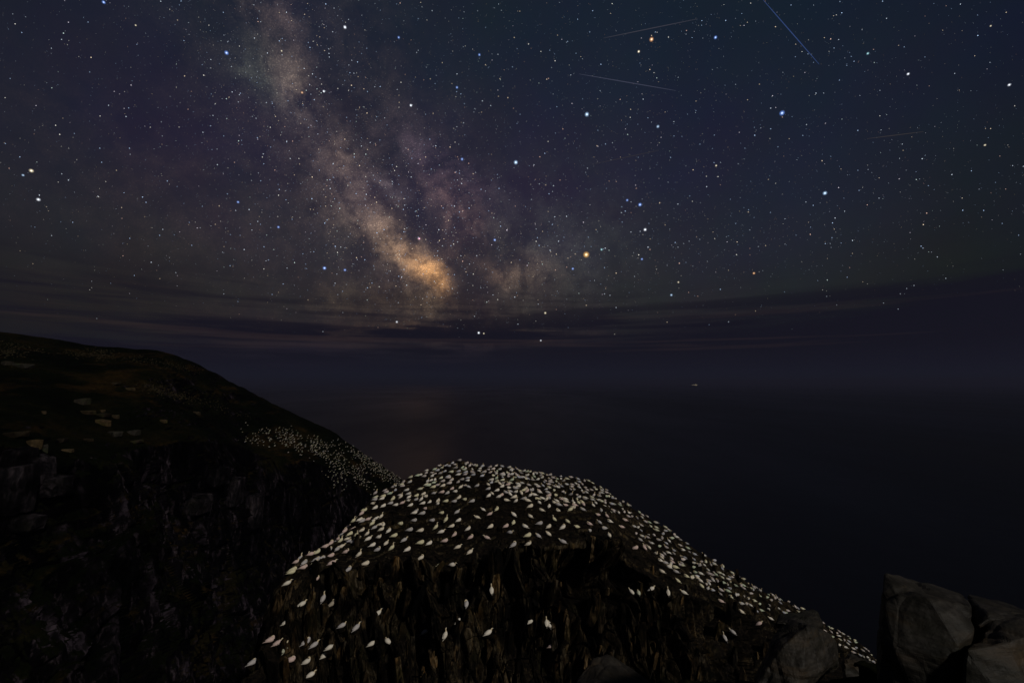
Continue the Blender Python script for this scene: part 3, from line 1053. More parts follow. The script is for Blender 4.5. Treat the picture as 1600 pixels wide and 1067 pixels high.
# materials: 0 white, 1 buff, 2 black, 3 bill
BODY = {
    'resting': [(-0.46, 0, .09, .012, .01), (-0.33, 0, .115, .045, .030), (-0.16, 0, .145, .115, .09), (0.0, 0, .16, .155, .135), (0.14, 0, .17, .160, .150),
                (0.26, 0, .18, .125, .130), (0.33, 0, .22, .085, .090), (0.335, .01, .29, .062, .062), (0.28, .03, .335, .056, .054), (0.20, .045, .335, .052, .046), (0.13, .055, .325, .038, .032)],
    'alert': [(-0.36, 0, .10, .015, .01), (-0.26, 0, .14, .06, .035), (-0.13, 0, .19, .110, .09), (0.0, 0, .24, .145, .125), (0.12, 0, .29, .150, .140),
              (0.22, 0, .35, .112, .115), (0.27, 0, .43, .066, .070), (0.285, 0, .52, .046, .050), (0.30, 0, .59, .046, .048), (0.345, 0, .635, .050, .048), (0.40, 0, .635, .036, .034)],
    'low': [(-0.42, 0, .10, .015, .01), (-0.31, 0, .12, .06, .035), (-0.16, 0, .15, .115, .09), (0.0, 0, .165, .150, .130), (0.14, 0, .175, .152, .140),
            (0.27, 0, .19, .105, .110), (0.34, 0, .24, .070, .074), (0.375, 0, .285, .052, .054), (0.41, 0, .315, .050, .050), (0.455, 0, .315, .048, .044), (0.50, 0, .305, .033, .030)],
    'preening': [(-0.40, 0, .10, .015, .01), (-0.30, 0, .13, .06, .035), (-0.16, 0, .165, .112, .09), (0.0, 0, .20, .148, .130), (0.13, 0, .23, .150, .140),
                 (0.24, 0, .27, .110, .115), (0.31, .02, .34, .066, .068), (0.31, .07, .41, .047, .048), (0.25, .12, .42, .047, .047), (0.19, .15, .38, .046, .042), (0.15, .165, .33, .034, .030)],
}


def bird_bm(pose, seg=10, wings=True, legs=True):
    bm = bmesh.new()
    st = BODY[pose]
    mi = [0, 0, 0, 0, 0, 0, 0, 0, 1, 1] if pose == 'resting' else [0, 0, 0, 0, 0, 0, 1, 1, 1, 1]
    loft(bm, st, seg, mi)
    a = Vector(st[-1][:3]); b = Vector(st[-2][:3])
    d = (a - b).normalized()
    tip = a + d * 0.10 + Vector((0, 0, -0.012))
    loft(bm, [tuple(a - d * 0.01) + (.017, .021), tuple(a + d * 0.05) + (.011, .014), tuple(tip) + (.002, .003)], 6, [3, 3])
    if wings:
        z0 = st[2][2]; zf = st[4][2]
        for s in (-1, 1):
            # folded wing: white coverts, black primaries crossing over the tail
            loft(bm, [(0.20, s * .118, zf + .05, .020, .055), (0.06, s * .142, zf + .035 - .02, .026, .085), (-0.10, s * .115, z0 + .035, .024, .075), (-0.24, s * .06, z0 + .02, .020, .045)], 8, [0, 0, 0])
            loft(bm, [(-0.22, s * .062, z0 + .025, .019, .036), (-0.36, s * .012, z0 - .005, .014, .022), (-0.50, -s * .03, z0 - .045, .003, .006)], 6, [2, 2])
    if legs:
        zb = 0.16 if pose == 'alert' else 0.08
        for s in (-1, 1):
            loft(bm, [(0.02, s * .055, zb, .016, .016), (0.03, s * .055, 0.01, .012, .012)], 5, [2])
            vs = [bm.verts.new(c) for c in ((-0.01, s * .055, 0.012), (0.10, s * .055 - .04, 0.004), (0.11, s * .055, 0.004), (0.10, s * .055 + .04, 0.004))]
            f = bm.faces.new(vs); f.material_index = 2
    bmesh.ops.recalc_face_normals(bm, faces=bm.faces)
    return bm


POSES = ['resting', 'alert', 'low', 'preening']
bird_me = {}
for p_ in POSES:
    bm = bird_bm(p_, 12)
    me = bpy.data.meshes.new('gannet')
    bm.to_mesh(me); bm.free()
    for m in (M_white, M_buff, M_black, M_bill):
        me.materials.append(m)
    bird_me[p_] = me

EAST_EDGE = [  # individually read from the photograph: px, py, pose, heading (deg, 0 = towards +X, 90 = away), label
    (454, 909, 'low', 25, 'slim white gannet alone on the uppermost left ledge of the stack'),
    (477, 942, 'low', 30, 'white gannet with tail pointing down left, alone below the upper left ledge'),
    (508, 933, 'alert', 80, 'thin upright dim gannet left of a crouching pair mate on the dark cliff'),
    (522, 941, 'preening', 40, 'dull ruffled gannet beside a thin upright one on the cliff'),
    (441, 972, 'low', 25, 'white gannet alone on the dark left edge midway down'),
    (421, 999, 'resting', 25, 'pinkish dim gannet nearest the left edge above the bottom'),
    (433, 1004, 'low', 30, 'small brownish gannet just right of the pinkish edge bird'),
    (452, 1011, 'alert', 70, 'greenish upright gannet among the bottom left cluster'),
    (471, 1003, 'resting', 55, 'grey dim gannet at the top of the bottom left cluster'),
    (484, 1008, 'low', 45, 'long white gannet right of the grey one in the bottom left cluster'),
    (459, 1027, 'resting', 10, 'pinkish gannet facing right in the middle of the bottom left cluster'),
    (478, 1034, 'preening', 5, 'gannet with tucked head in the middle of the bottom left cluster'),
    (400, 1033, 'resting', 40, 'dim round gannet lowest on the left outline of the stack'),
    (520, 1010, 'preening', 20, 'gannet with head laid back right of the bottom left cluster'),
    (501, 1024, 'low', 32, 'white gannet leaning up right at the right of the bottom left cluster'),
    (489, 1050, 'low', 28, 'bright gannet lowest of all, by the bottom left of the stack'),
    (534, 974, 'low', 18, 'lavender grey gannet left of a taller white one on the cliff'),
    (552, 979, 'low', 50, 'tall white gannet right of the lavender grey one on the cliff'),
    (590, 957, 'low', 48, 'white gannet perched steeply above the pale fan-shaped ledge'),
    (586, 1004, 'low', 25, 'white gannet left of a round hunched one low on the cliff'),
    (606, 1001, 'resting', 140, 'round hunched gannet facing left low on the cliff'),
    (668, 984, 'low', 32, 'white gannet alone on the cliff below the middle brow, left of another'),
    (696, 993, 'alert', 55, 'upright gannet right of a lone leaning one below the middle brow'),
    (722, 968, 'low', 38, 'bright gannet alone at mid cliff under the pale split rock'),
    (762, 985, 'low', 28, 'bright gannet sitting on top of the rounded rock at mid cliff'),
    (773, 922, 'alert', 100, 'small upright gannet alone high on the middle of the cliff'),
    (734, 943, 'preening', 85, 'dim spread-tailed gannet on the thin hanging rib of rock'),
    (828, 970, 'low', 28, 'white gannet left of a close pair on the lower cliff'),
    (853, 971, 'alert', 95, 'left bird of the close gannet pair on the lower cliff'),
    (860, 973, 'resting', 100, 'right bird of the close gannet pair on the lower cliff'),
    (867, 1007, 'resting', 10, 'pink tinged gannet below the close pair on the lower cliff'),
    (989, 922, 'low', 130, 'narrow gannet facing left under the dark hollow'),
    (1001, 924, 'resting', 90, 'small greenish gannet right of the narrow one under the hollow'),
    (1019, 917, 'low', 10, 'bright gannet lying flat right of the dark hollow'),
    (1045, 924, 'alert', 80, 'upright white gannet below the flat one near the right brow'),
    (1069, 924, 'low', 175, 'white gannet lying with bill left on the right brow edge'),
    (1127, 937, 'resting', 160, 'pinkish gannet lowest on the right brow above the rock wall'),
    (1154, 953, 'preening', 165, 'cream gannet with a dark tail on the right brow edge'),
    (1186, 972, 'low', 5, 'pink gannet crouched at the edge left of the brown slab'),
    (1201, 964, 'low', 170, 'bright gannet nearest the brown slab on the right slope'),
    (1146, 984, 'low', 135, 'pale bluish gannet on the wall below the right brow'),
    (1132, 996, 'alert', 110, 'dim slim gannet lowest on the wall below the right brow'),
]
BROW = [(657, 872), (688, 882), (518, 879), (544, 890), (570, 880), (561, 867), (540, 862), (493, 905), (490, 887), (473, 886), (467, 891), (589, 859), (612, 857), (636, 858),
        (706, 882), (715, 854), (734, 862), (670, 848), (656, 847), (631, 843), (694, 844), (710, 835), (735, 839), (761, 839), (615, 836), (591, 839), (575, 841), (639, 827), (656, 828),
        (681, 824), (689, 830), (705, 821), (731, 826), (766, 822), (607, 829), (595, 827), (565, 828), (646, 812), (625, 817), (674, 812), (697, 812), (716, 812), (746, 807), (689, 800),
        (659, 801), (714, 799), (765, 802), (755, 795), (641, 788), (660, 785), (684, 787), (709, 782), (725, 779), (737, 782), (802, 852), (825, 850), (880, 846), (952, 836), (992, 855),
        (1007, 856), (1024, 864), (1032, 875), (1050, 877), (1035, 892), (1057, 892), (1059, 907), (1082, 901), (1094, 906), (977, 811), (972, 822), (945, 824), (922, 828), (921, 818),
        (902, 822), (879, 824), (857, 822), (857, 834), (841, 837), (824, 836), (821, 822), (796, 831), (790, 821), (887, 814), (866, 812), (842, 817), (802, 816), (550, 846), (533, 853),
        (776, 795), (803, 804), (792, 780), (806, 783), (815, 770), (828, 790), (829, 806), (847, 796), (858, 790), (872, 797), (891, 795), (911, 795), (935, 803), (948, 806),
        (953, 814), (937, 815), (783, 772), (769, 770), (735, 862), (748, 808), (581, 851), (603, 848)]
EAST_GROUP = 'gannets on the ledges of the stack'


TINT = {'bright': (1.05, 1.0, 0.92, 1), 'pinkish': (0.84, 0.66, 0.63, 1), 'yellowish': (0.92, 0.88, 0.62, 1), 'greyish': (0.62, 0.60, 0.62, 1),
        'dull brownish': (0.52, 0.46, 0.38, 1), 'cream': (0.98, 0.90, 0.76, 1), 'greenish': (0.74, 0.77, 0.62, 1)}


def tint_of(label):
    for k in ('pinkish', 'pink', 'greenish', 'grey', 'dim', 'dull', 'brownish', 'cream', 'pale bluish', 'bright'):
        if k in label:
            return TINT[{'pink': 'pinkish', 'grey': 'greyish', 'dim': 'greyish', 'dull': 'dull brownish', 'brownish': 'dull brownish', 'pale bluish': 'greyish'}.get(k, k)]
    return (0.95, 0.91, 0.82, 1)


def put_bird(loc, pose, head_deg, label, group, sc=1.0, pitch=0.0, name='gannet', tint=None):
    o = bpy.data.objects.new(name, bird_me[pose])
    C.objects.link(o)
    o.location = loc
    o.rotation_euler = Euler((R(random.uniform(-6, 6)), R(-pitch), R(head_deg)), 'XYZ')
    o.scale = (sc, sc, sc)
    o.color = tint or tint_of(label)
    tag(o, label, 'gannet', group)
    return o


placed = []
shelf_me = []
for k in range(3):
    r_ = random.Random(300 + k)
    bm = bmesh.new()
    for a in range(9):
        t = a / 9 * 2 * math.pi
        rr = r_.uniform(0.75, 1.1)
        bm.verts.new((math.cos(t) * 0.42 * rr, math.sin(t) * 0.30 * rr, 0))
        bm.verts.new((math.cos(t) * 0.30 * rr, 0.12 + math.sin(t) * 0.18 * rr, -0.34 * r_.uniform(0.6, 1)))
    bmesh.ops.convex_hull(bm, input=bm.verts)
    bmesh.ops.delete(bm, geom=[v for v in bm.verts if not v.link_faces], context='VERTS')
    mm = bpy.data.meshes.new('rock_ledge'); bm.to_mesh(mm); bm.free(); mm.materials.append(M_stack)
    shelf_me.append(mm)
for (px, py, pose, hd_, lab) in EAST_EDGE:
    p, n = cast(stack_bvh, px, py + 4)
    if p is None:
        print('MISS', px, py)
        continue
    if n.dot(p) > 0:
        n = -n
    loc = p.copy()
    if n.z < 0.7:
        q = bpy.data.objects.new('rock_ledge', random.choice(shelf_me))
        C.objects.link(q); q.parent = stack
        out_ = Vector((n.x, n.y, 0)); out_ = out_.normalized() if out_.length > 0.01 else Vector((0, -1, 0))
        loc = p + out_ * 0.26 + Vector((0, 0, 0.03))
        q.location = loc
        q.rotation_euler = (0, 0, math.atan2(out_.x, -out_.y))
    put_bird(loc, pose, hd_ + random.uniform(-6, 6), lab, EAST_GROUP, random.uniform(0.84, 0.93), {'low': 14, 'alert': 22, 'resting': 6, 'preening': 10}[pose])
    placed.append(loc)

pool = []     # candidate birds of the crowd: location, pose, heading


def crowd_heading(px):
    f = min(1, max(0, (px - 700) / 220))
    return random.gauss(28, 26) if random.random() > f else random.gauss(165, 55)


for (px, py) in BROW:
    p, n = cast(stack_bvh, px, py + 3)
    if p is None:
        continue
    if min([(p - q).length for q in placed] + [9]) < 0.45:
        continue
    placed.append(p.copy())
    pool.append((p.copy(), random.choice(['low', 'low', 'resting', 'resting', 'resting', 'resting', 'preening', 'preening', 'alert']), crowd_heading(px), px, py))
n_meas = len(pool)

# crowd: sites on the top surface, one neck's reach apart
lo_r, hi_r = 12 + 16 - 5, mid_row
lim_x = [390, 440, 470, 520, 560, 620, 700, 760, 980, 1000, 1060, 1110, 1150, 1180, 1215, 1280, 1300, 1380]
lim_y = [905, 905, 892, 868, 845, 812, 786, 776, 806, 850, 900, 925, 940, 958, 958, 974, 1004, 1046]
cell = {}


def ok_site(p, r):
    k = (int(p[0] // r), int(p[1] // r))
    for a in (-1, 0, 1):
        for b_ in (-1, 0, 1):
            for q in cell.get((k[0] + a, k[1] + b_), ()):
                if (p[0] - q[0]) ** 2 + (p[1] - q[1]) ** 2 < r * r:
                    return False
    cell.setdefault(k, []).append((p[0], p[1]))
    return True


SP = 0.82
for q in placed:
    ok_site(q, SP)
for _ in range(26000):
    i = random.randrange(4, NS - 4); j = random.randrange(lo_r, hi_r)
    p = G2[i, j]
    px, py = topix(*p)
    if py > np.interp(px, lim_x, lim_y):
        continue
    # bare rocks poke out here and there
    if (abs(px - 738) < 20 and abs(py - 770) < 7) or (abs(px - 745) < 14 and abs(py - 752) < 6):
        continue
    if vnoise(np.array(p[0] / 3.0), np.array(p[1] / 3.0), 77) > 0.34:
        continue
    if not ok_site(p, SP):
        continue
    pose = random.choice(['resting'] * 7 + ['low', 'low', 'preening', 'preening', 'alert'])
    pool.append((Vector(p) - Vector((0, 0, 0.02)), pose, crowd_heading(px), px, py))
crowd = pool[n_meas:]
crowd.sort(key=lambda c: c[0].length)
n_ind = 300 - len([1 for _ in EAST_EDGE]) - n_meas
indiv = pool[:n_meas] + crowd[:n_ind]
rest = crowd[n_ind:]
print('measured', n_meas, 'individual', len(indiv), 'rest', len(rest))


def zone(px, py):
    if px < 500:
        return 'far left flank'
    if px < 570:
        return 'left flank'
    if px < 640:
        return 'left brow'
    if px < 710:
        return 'brow below summit'
    if px < 780:
        return 'middle brow'
    if px < 860:
        return 'brow left of dark hollow'
    if px < 985:
        return 'brow above dark hollow'
    if px < 1090:
        return 'slope right of dark hollow'
    if px < 1170:
        return 'right slope'
    return 'slope beside brown slab'


def rowname(py, px):
    l = float(np.interp(px, lim_x, lim_y))
    if py > l + 45:
        return 'at the edge'
    if py > l + 18:
        return 'front rows'
    if py > l - 12:
        return 'middle rows'
    return 'upper crowd'


PW = {'resting': 'sitting gannet', 'alert': 'standing gannet', 'low': 'leaning gannet', 'preening': 'preening gannet'}
made = []
for (p, pose, hd_, px, py) in indiv:
    cs_, sn_ = math.cos(R(hd_)), math.sin(R(hd_))
    hh = 'facing away' if sn_ > 0.8 else ('facing the viewer' if sn_ < -0.8 else ('facing right' if cs_ > 0 else 'facing left'))
    tn_ = random.choice(['bright', 'bright', 'cream', 'cream', 'pinkish', 'yellowish', 'greyish', 'greyish'] if px > 560 else ['pinkish', 'greyish', 'greyish', 'pinkish', 'cream', 'yellowish'])  # dimmer tints on the left flank: weaker light put into the plumage
    bo_ = put_bird(p, pose, hd_, '%s %s, %s, %s, %s' % (tn_, PW[pose], hh, rowname(py, px), zone(px, py)), 'white gannets on the ' + zone(px, py),
             random.uniform(0.82, 0.95) * (1.0 if px < 800 else 1.06), {'low': 8, 'alert': 16, 'resting': 3, 'preening': 8}[pose], tint=TINT[tn_])
    made.append((bo_['label'], px, bo_))
from collections import defaultdict
same = defaultdict(list)
for l_, px, o in made:
    same[l_].append((float(px), o.name, o))
for l_, lst in same.items():
    if len(lst) > 1:
        lst.sort(key=lambda q: q[0])
        words = {2: ['left of two', 'right of two'], 3: ['leftmost of three', 'middle of three', 'rightmost of three'],
                 4: ['leftmost of four', 'second of four', 'third of four', 'rightmost of four']}.get(len(lst))
        for k_, q in enumerate(lst):
            w_ = words[k_] if words else ('leftmost alike' if k_ == 0 else ('rightmost alike' if k_ == len(lst) - 1 else '%s from left' % ['', 'second', 'third', 'fourth', 'fifth', 'sixth', 'seventh', 'eighth', 'ninth', 'tenth', 'eleventh'][min(k_, 10)]))
            q[2]['label'] = l_ + ', ' + w_

# the rest of the colony and the far colonies of the headland in one mesh
far = []
HSP = 1.15
cell2 = {}
reg = [  # polygon-ish ellipses in the view on the headland: cx, cy, a, b, angle, density
    (462, 692, 68, 18, 12, 1.0), (500, 702, 45, 12, 25, 1.0), (585, 728, 50, 11, 38, 1.0), (608, 742, 26, 9, 38, 1.0), (528, 742, 18, 16, 70, 0.5), (430, 684, 40, 12, 0, 0.6), (560, 740, 24, 14, 40, 0.45)]
for (cx, cy, a, b_, an, dn) in reg:
    for _ in range(int(520 * dn)):
        u = random.gauss(0, 0.46); v = random.gauss(0, 0.42)
        c_, s_ = math.cos(R(an)), math.sin(R(an))
        px = cx + u * a * c_ - v * b_ * s_; py = cy + u * a * s_ + v * b_ * c_
        p, n = cast(head_bvh, px, py)
        if p is None or p.y > 205 or fbm(np.array(px / 14.0), np.array(py / 9.0), 17, 3) < -0.22:
            continue
        k = (int(p.x // HSP), int(p.y // HSP), int(p.z // HSP))
        if k in cell2:
            continue
        cell2[k] = 1
        far.append((p, random.choice(POSES), random.gauss(40, 60)))
print('far birds', len(far))
src = {}
for p_ in POSES:
    bm = bird_bm(p_, 7, True, False)
    bm.verts.ensure_lookup_table()
    co = np.array([v.co[:] for v in bm.verts])
    fc = [[v.index for v in f.verts] for f in bm.faces]
    bm.verts.index_update()
    fc = [[v.index for v in f.verts] for f in bm.faces]
    mi = [f.material_index for f in bm.faces]
    src[p_] = (co, fc, mi)
    bm.free()
V = []; F = []; COL = []
base_cols = {1: (0.60, 0.47, 0.27), 2: (0.018, 0.015, 0.013), 3: (0.3, 0.33, 0.36)}
tn = [(0.78, 0.75, 0.70), (0.62, 0.54, 0.52), (0.72, 0.70, 0.52), (0.55, 0.55, 0.60), (0.80, 0.76, 0.68), (0.44, 0.40, 0.38), (0.70, 0.62, 0.58), (0.55, 0.62, 0.46)]
nb = 0
for (p, pose, hd_) in [(r[0], r[1], r[2]) for r in rest] + far:
    co, fc, mi = src[pose]
    c_, s_ = math.cos(R(hd_)), math.sin(R(hd_))
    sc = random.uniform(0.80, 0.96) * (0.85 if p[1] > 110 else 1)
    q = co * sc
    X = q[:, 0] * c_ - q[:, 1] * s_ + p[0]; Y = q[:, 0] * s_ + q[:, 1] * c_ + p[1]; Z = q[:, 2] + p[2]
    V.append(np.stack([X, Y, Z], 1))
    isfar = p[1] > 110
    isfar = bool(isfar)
    t = random.choice(tn); k = random.uniform(0.12, 0.62) if isfar else random.uniform(0.6, 1.05)  # plumage of far birds darkened to paint in their dimmer light
    
    for f, m_ in zip(fc, mi):
        F.append([i + nb for i in f])
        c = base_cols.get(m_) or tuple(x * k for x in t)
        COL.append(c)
    nb += len(co)
me = bpy.data.meshes.new('gannet_colony')
me.from_pydata(np.concatenate(V).tolist(), [], F)
at = me.color_attributes.new('tone', 'FLOAT_COLOR', 'CORNER')
buf = []
for f, c in zip(F, COL):
    buf += [c[0], c[1], c[2], 1.0] * len(f)
at.data.foreach_set('color', buf)
me.polygons.foreach_set('use_smooth', [True] * len(me.polygons))
o = link('gannet_colony', me, [M_colony])
tag(o, 'dense colony of small distant white gannets on stack crest and far headland', 'gannets', None, 'stuff')


# ------------------------------------------------------------------ stars
def star_mat(name, attr=False, col=(1, 1, 1), core=1.0, halo=0.15):
    m = bpy.data.materials.new(name)
    m.use_nodes = True
    N = NT(m.node_tree)
    out = N.n('ShaderNodeOutputMaterial')
    em = N.n('ShaderNodeEmission')
    if attr:
        N.set(em.inputs[0], N.n('ShaderNodeAttribute', attribute_name='glow').outputs['Color'])
        em.inputs[1].default_value = 1.0
        N.set(out.inputs[0], em.outputs[0])
    else:
        f = N.n('ShaderNodeLayerWeight', i_Blend=0.5).outputs['Facing']
        nv = N.math('SUBTRACT', 1.0, f)
        c1 = N.math('MULTIPLY', N.math('POWER', nv, 26.0), core)
        c2 = N.math('MULTIPLY', N.math('POWER', nv, 3.0), halo)
        cc = N.vmath('ADD', N.vmath('SCALE', tuple(0.45 + 0.55 * x for x in col), scale=c1), N.vmath('SCALE', col, scale=c2))
        N.set(em.inputs[0], cc)
        tr = N.n('ShaderNodeBsdfTransparent')
        ad = N.n('ShaderNodeAddShader')
        N.set(ad.inputs[0], em.outputs[0]); N.set(ad.inputs[1], tr.outputs[0])
        N.set(out.inputs[0], ad.outputs[0])
    m.cycles.emission_sampling = 'NONE'
    return m


SR = 60000.0
UNIT = SR / 426.7         # one rendered pixel at the middle of the view
blue, ice, whitec, gold, orange, cyan, pink = (0.16, 0.34, 0.95), (0.45, 0.68, 1.0), (0.85, 0.9, 1.0), (1.0, 0.86, 0.58), (1.0, 0.48, 0.16), (0.35, 0.75, 0.85), (0.9, 0.4, 0.6)
BS = [
    (916, 398, 4.6, (1.0, 0.55, 0.12), 'golden orange star, brightest in the sky, right of the Milky Way core'),
    (1008, 359, 3.6, whitec, 'large white star up right of the golden orange star'),
    (1000, 320, 3.2, blue, 'blue star straight above the large white star'),
    (980, 313, 2.4, blue, 'smaller blue star just left of another blue star'),
    (940, 390, 2.2, cyan, 'small cyan star beside the golden orange star'),
    (895, 420, 2.4, blue, 'small blue star down left of the golden orange star'),
    (1003, 405, 2.2, blue, 'small blue star below the large white star'),
    (806, 254, 3.6, ice, 'bright ice blue star right of the Milky Way, mid sky'),
    (722, 249, 2.8, blue, 'pale blue star left of the bright ice blue one'),
    (917, 179, 3.8, ice, 'bright ice blue star below the pale diagonal meteor'),
    (1222, 177, 4.4, blue, 'large blue star in the upper right sky below the blue meteor'),
    (1289, 302, 3.4, ice, 'ice blue star in the lower right sky'),
    (1018, 62, 3.8, orange, 'orange star high in the sky under a faint meteor'),
    (998, 81, 3.0, gold, 'cream star just down left of the high orange star'),
    (1118, 59, 3.0, blue, 'deep blue star right of the high orange star'),
    (1419, 116, 3.2, whitec, 'soft white star in the upper right corner area'),
    (1577, 133, 3.4, whitec, 'soft white star at the right edge of the sky'),
    (1356, 84, 2.4, cyan, 'small cyan star left of the soft white one at upper right'),
    (1539, 227, 2.6, gold, 'small gold star near the right edge of the sky'),
    (1548, 41, 2.2, gold, 'small cream star in the top right corner'),
    (539, 43, 4.0, whitec, 'large soft white star at the top, right of the Milky Way'),
    (354, 83, 3.6, blue, 'bright blue star at the top, left of the Milky Way'),
    (506, 143, 3.0, whitec, 'white star at the right edge of the upper Milky Way'),
    (642, 165, 3.2, whitec, 'white star in the dark sky right of the upper Milky Way'),
    (472, 145, 2.2, orange, 'small orange star inside the upper Milky Way'),
    (440, 80, 2.2, gold, 'small cream star on top of the upper Milky Way cloud'),
    (49, 267, 4.4, gold, 'large yellowish star at the far left'),
    (60, 312, 4.0, whitec, 'large white star at the far left below the yellowish one'),
    (36, 274, 2.2, ice, 'small blue star touching the large yellowish one at left'),
    (372, 316, 2.4, blue, 'small blue star left of the Milky Way at mid height'),
    (435, 355, 2.4, blue, 'small blue star low on the left of the Milky Way'),
    (507, 419, 3.0, blue, 'left star of the low blue pair under the Milky Way'),
    (539, 422, 2.5, blue, 'right star of the low blue pair under the Milky Way'),
    (620, 503, 2.8, whitec, 'white star low above the horizon clouds, left one'),
    (748, 520, 3.0, whitec, 'white star lowest above the sea near the picture\'s middle'),
    (756, 521, 2.0, gold, 'small star touching the lowest white one'),
    (852, 489, 2.8, gold, 'cream star low right of the Milky Way core'),
    (845, 532, 2.2, whitec, 'small white star in the lowest cloud gap'),
    (655, 373, 3.0, pink, 'pink glowing nebula star beside the Milky Way core'),
    (773, 375, 2.5, blue, 'small blue star right of the Milky Way core'),
    (1028, 198, 2.8, ice, 'pale blue star between the pale meteor and the large white star'),
    (714, 137, 2.5, blue, 'small blue star in the upper middle sky'),
    (749, 86, 2.5, blue, 'small blue star high in the middle sky'),
    (623, 59, 2.5, blue, 'small blue star right of the large soft white top star'),
    (162, 4, 3.0, blue, 'blue star on the top edge at the left'),
    (212, 40, 2.2, gold, 'small yellow star in the top left'),
    (1119, 259, 2.4, gold, 'small cream star in the middle right sky'),
    (1178, 427, 2.2, orange, 'small orange star low above the right cloud bank'),
    (1049, 461, 2.2, ice, 'small pale star low in the middle right sky'),
    (1060, 441, 2.2, gold, 'small cream star above the small pale low one'),
]
bmx = bmesh.new()
bmesh.ops.create_icosphere(bmx, subdivisions=3, radius=1.0)
for f in bmx.faces:
    f.smooth = True
star_src = bpy.data.meshes.new('bright_star'); bmx.to_mesh(star_src); bmx.free()
smc = {}
for (px, py, r_, col, lab) in BS:
    key = (col, r_ > 2.9)
    if key not in smc:
        m_ = star_mat('star_glow', False, col, 0.85 if r_ > 2.9 else 0.45, 0.33 if r_ > 2.9 else 0.22)
        mm = star_src.copy(); mm.materials.append(m_)
        smc[key] = mm
    o = bpy.data.objects.new('bright_star', smc[key])
    C.objects.link(o)
    d = ray(px, py).normalized()
    o.location = d * SR
    # stretch off axis directions keep the same apparent radius
    rr = r_ * 0.64 * UNIT * (1.25 if r_ > 4.5 else (1.12 if col in (blue, ice, cyan, orange) else 0.85)) * max(0.55, d.y) ** 1.2
    o.scale = (rr, rr, rr)
    tag(o, lab, 'star', 'bright stars')

# faint stars: thousands of tiny glowing points over the whole upper sky
NSTAR = 42000
d = rng.normal(size=(NSTAR * 4, 3))
d /= np.linalg.norm(d, axis=1, keepdims=True)
d = d[d[:, 2] > 0.10]
keep = rng.random(len(d)) < sstep(0.07, 0.30, d[:, 2]) * 0.92 + 0.08
d = d[keep][:NSTAR]
# extra stars along the Milky Way: between two directions, scattered
A_ = np.array(ray(330, -60).normalized()); B_ = np.array(ray(690, 480).normalized())
t = rng.random(3000)[:, None]
e = A_ * (1 - t) + B_ * t + rng.normal(size=(3000, 3)) * (0.10 + 0.03 * t)
e /= np.linalg.norm(e, axis=1, keepdims=True)
e = e[(e[:, 2] > 0.12)]
d = np.concatenate([d, e])
nS = len(d)
mag = rng.random(nS) ** 9.0
big = (0.21 + 0.30 * mag) * np.clip(np.abs(d[:, 1]), 0.5, 1.0) ** 1.1
bri = 0.20 + 1.2 * mag ** 0.45 * rng.uniform(0.4, 1, nS)
fade = sstep(0.08, 0.30, d[:, 2])
bri = bri * (0.35 + 0.65 * fade)
pal = np.array([[0.75, 0.85, 1.0], [0.5, 0.68, 1.0], [1.0, 0.95, 0.85], [1.0, 0.78, 0.55], [1.0, 0.62, 0.5], [0.8, 1.0, 0.95], [0.95, 0.85, 1.0]])
cs = pal[rng.choice(len(pal), nS, p=[.28, .27, .14, .13, .06, .05, .07])] * bri[:, None]
octv = np.array([(1, 0, 0), (-1, 0, 0), (0, 1, 0), (0, -1, 0), (0, 0, 1), (0, 0, -1)], float)
octf = np.array([(0, 2, 4), (2, 1, 4), (1, 3, 4), (3, 0, 4), (2, 0, 5), (1, 2, 5), (3, 1, 5), (0, 3, 5)])
VV = (d[:, None, :] * (SR * 1.05) + octv[None] * (big * UNIT * 1.15)[:, None, None]).reshape(-1, 3)
FF = (octf[None] + (np.arange(nS) * 6)[:, None, None]).reshape(-1, 3)
me = bpy.data.meshes.new('stars')
me.vertices.add(len(VV)); me.vertices.foreach_set('co', VV.reshape(-1).astype(np.float32))
me.loops.add(FF.size); me.loops.foreach_set('vertex_index', FF.reshape(-1).astype(np.int32))
me.polygons.add(len(FF)); me.polygons.foreach_set('loop_start', (np.arange(len(FF)) * 3).astype(np.int32)); me.polygons.foreach_set('loop_total', np.full(len(FF), 3, np.int32))
me.update(calc_edges=True)
at = me.color_attributes.new('glow', 'FLOAT_COLOR', 'POINT')
at.data.foreach_set('color', np.repeat(np.concatenate([cs, np.ones((nS, 1))], 1), 6, axis=0).reshape(-1).astype(np.float32))
o = link('stars', me, [star_mat('faint_star_light', True)])
tag(o, 'thousands of tiny faint stars filling the night sky', 'stars', None, 'stuff')


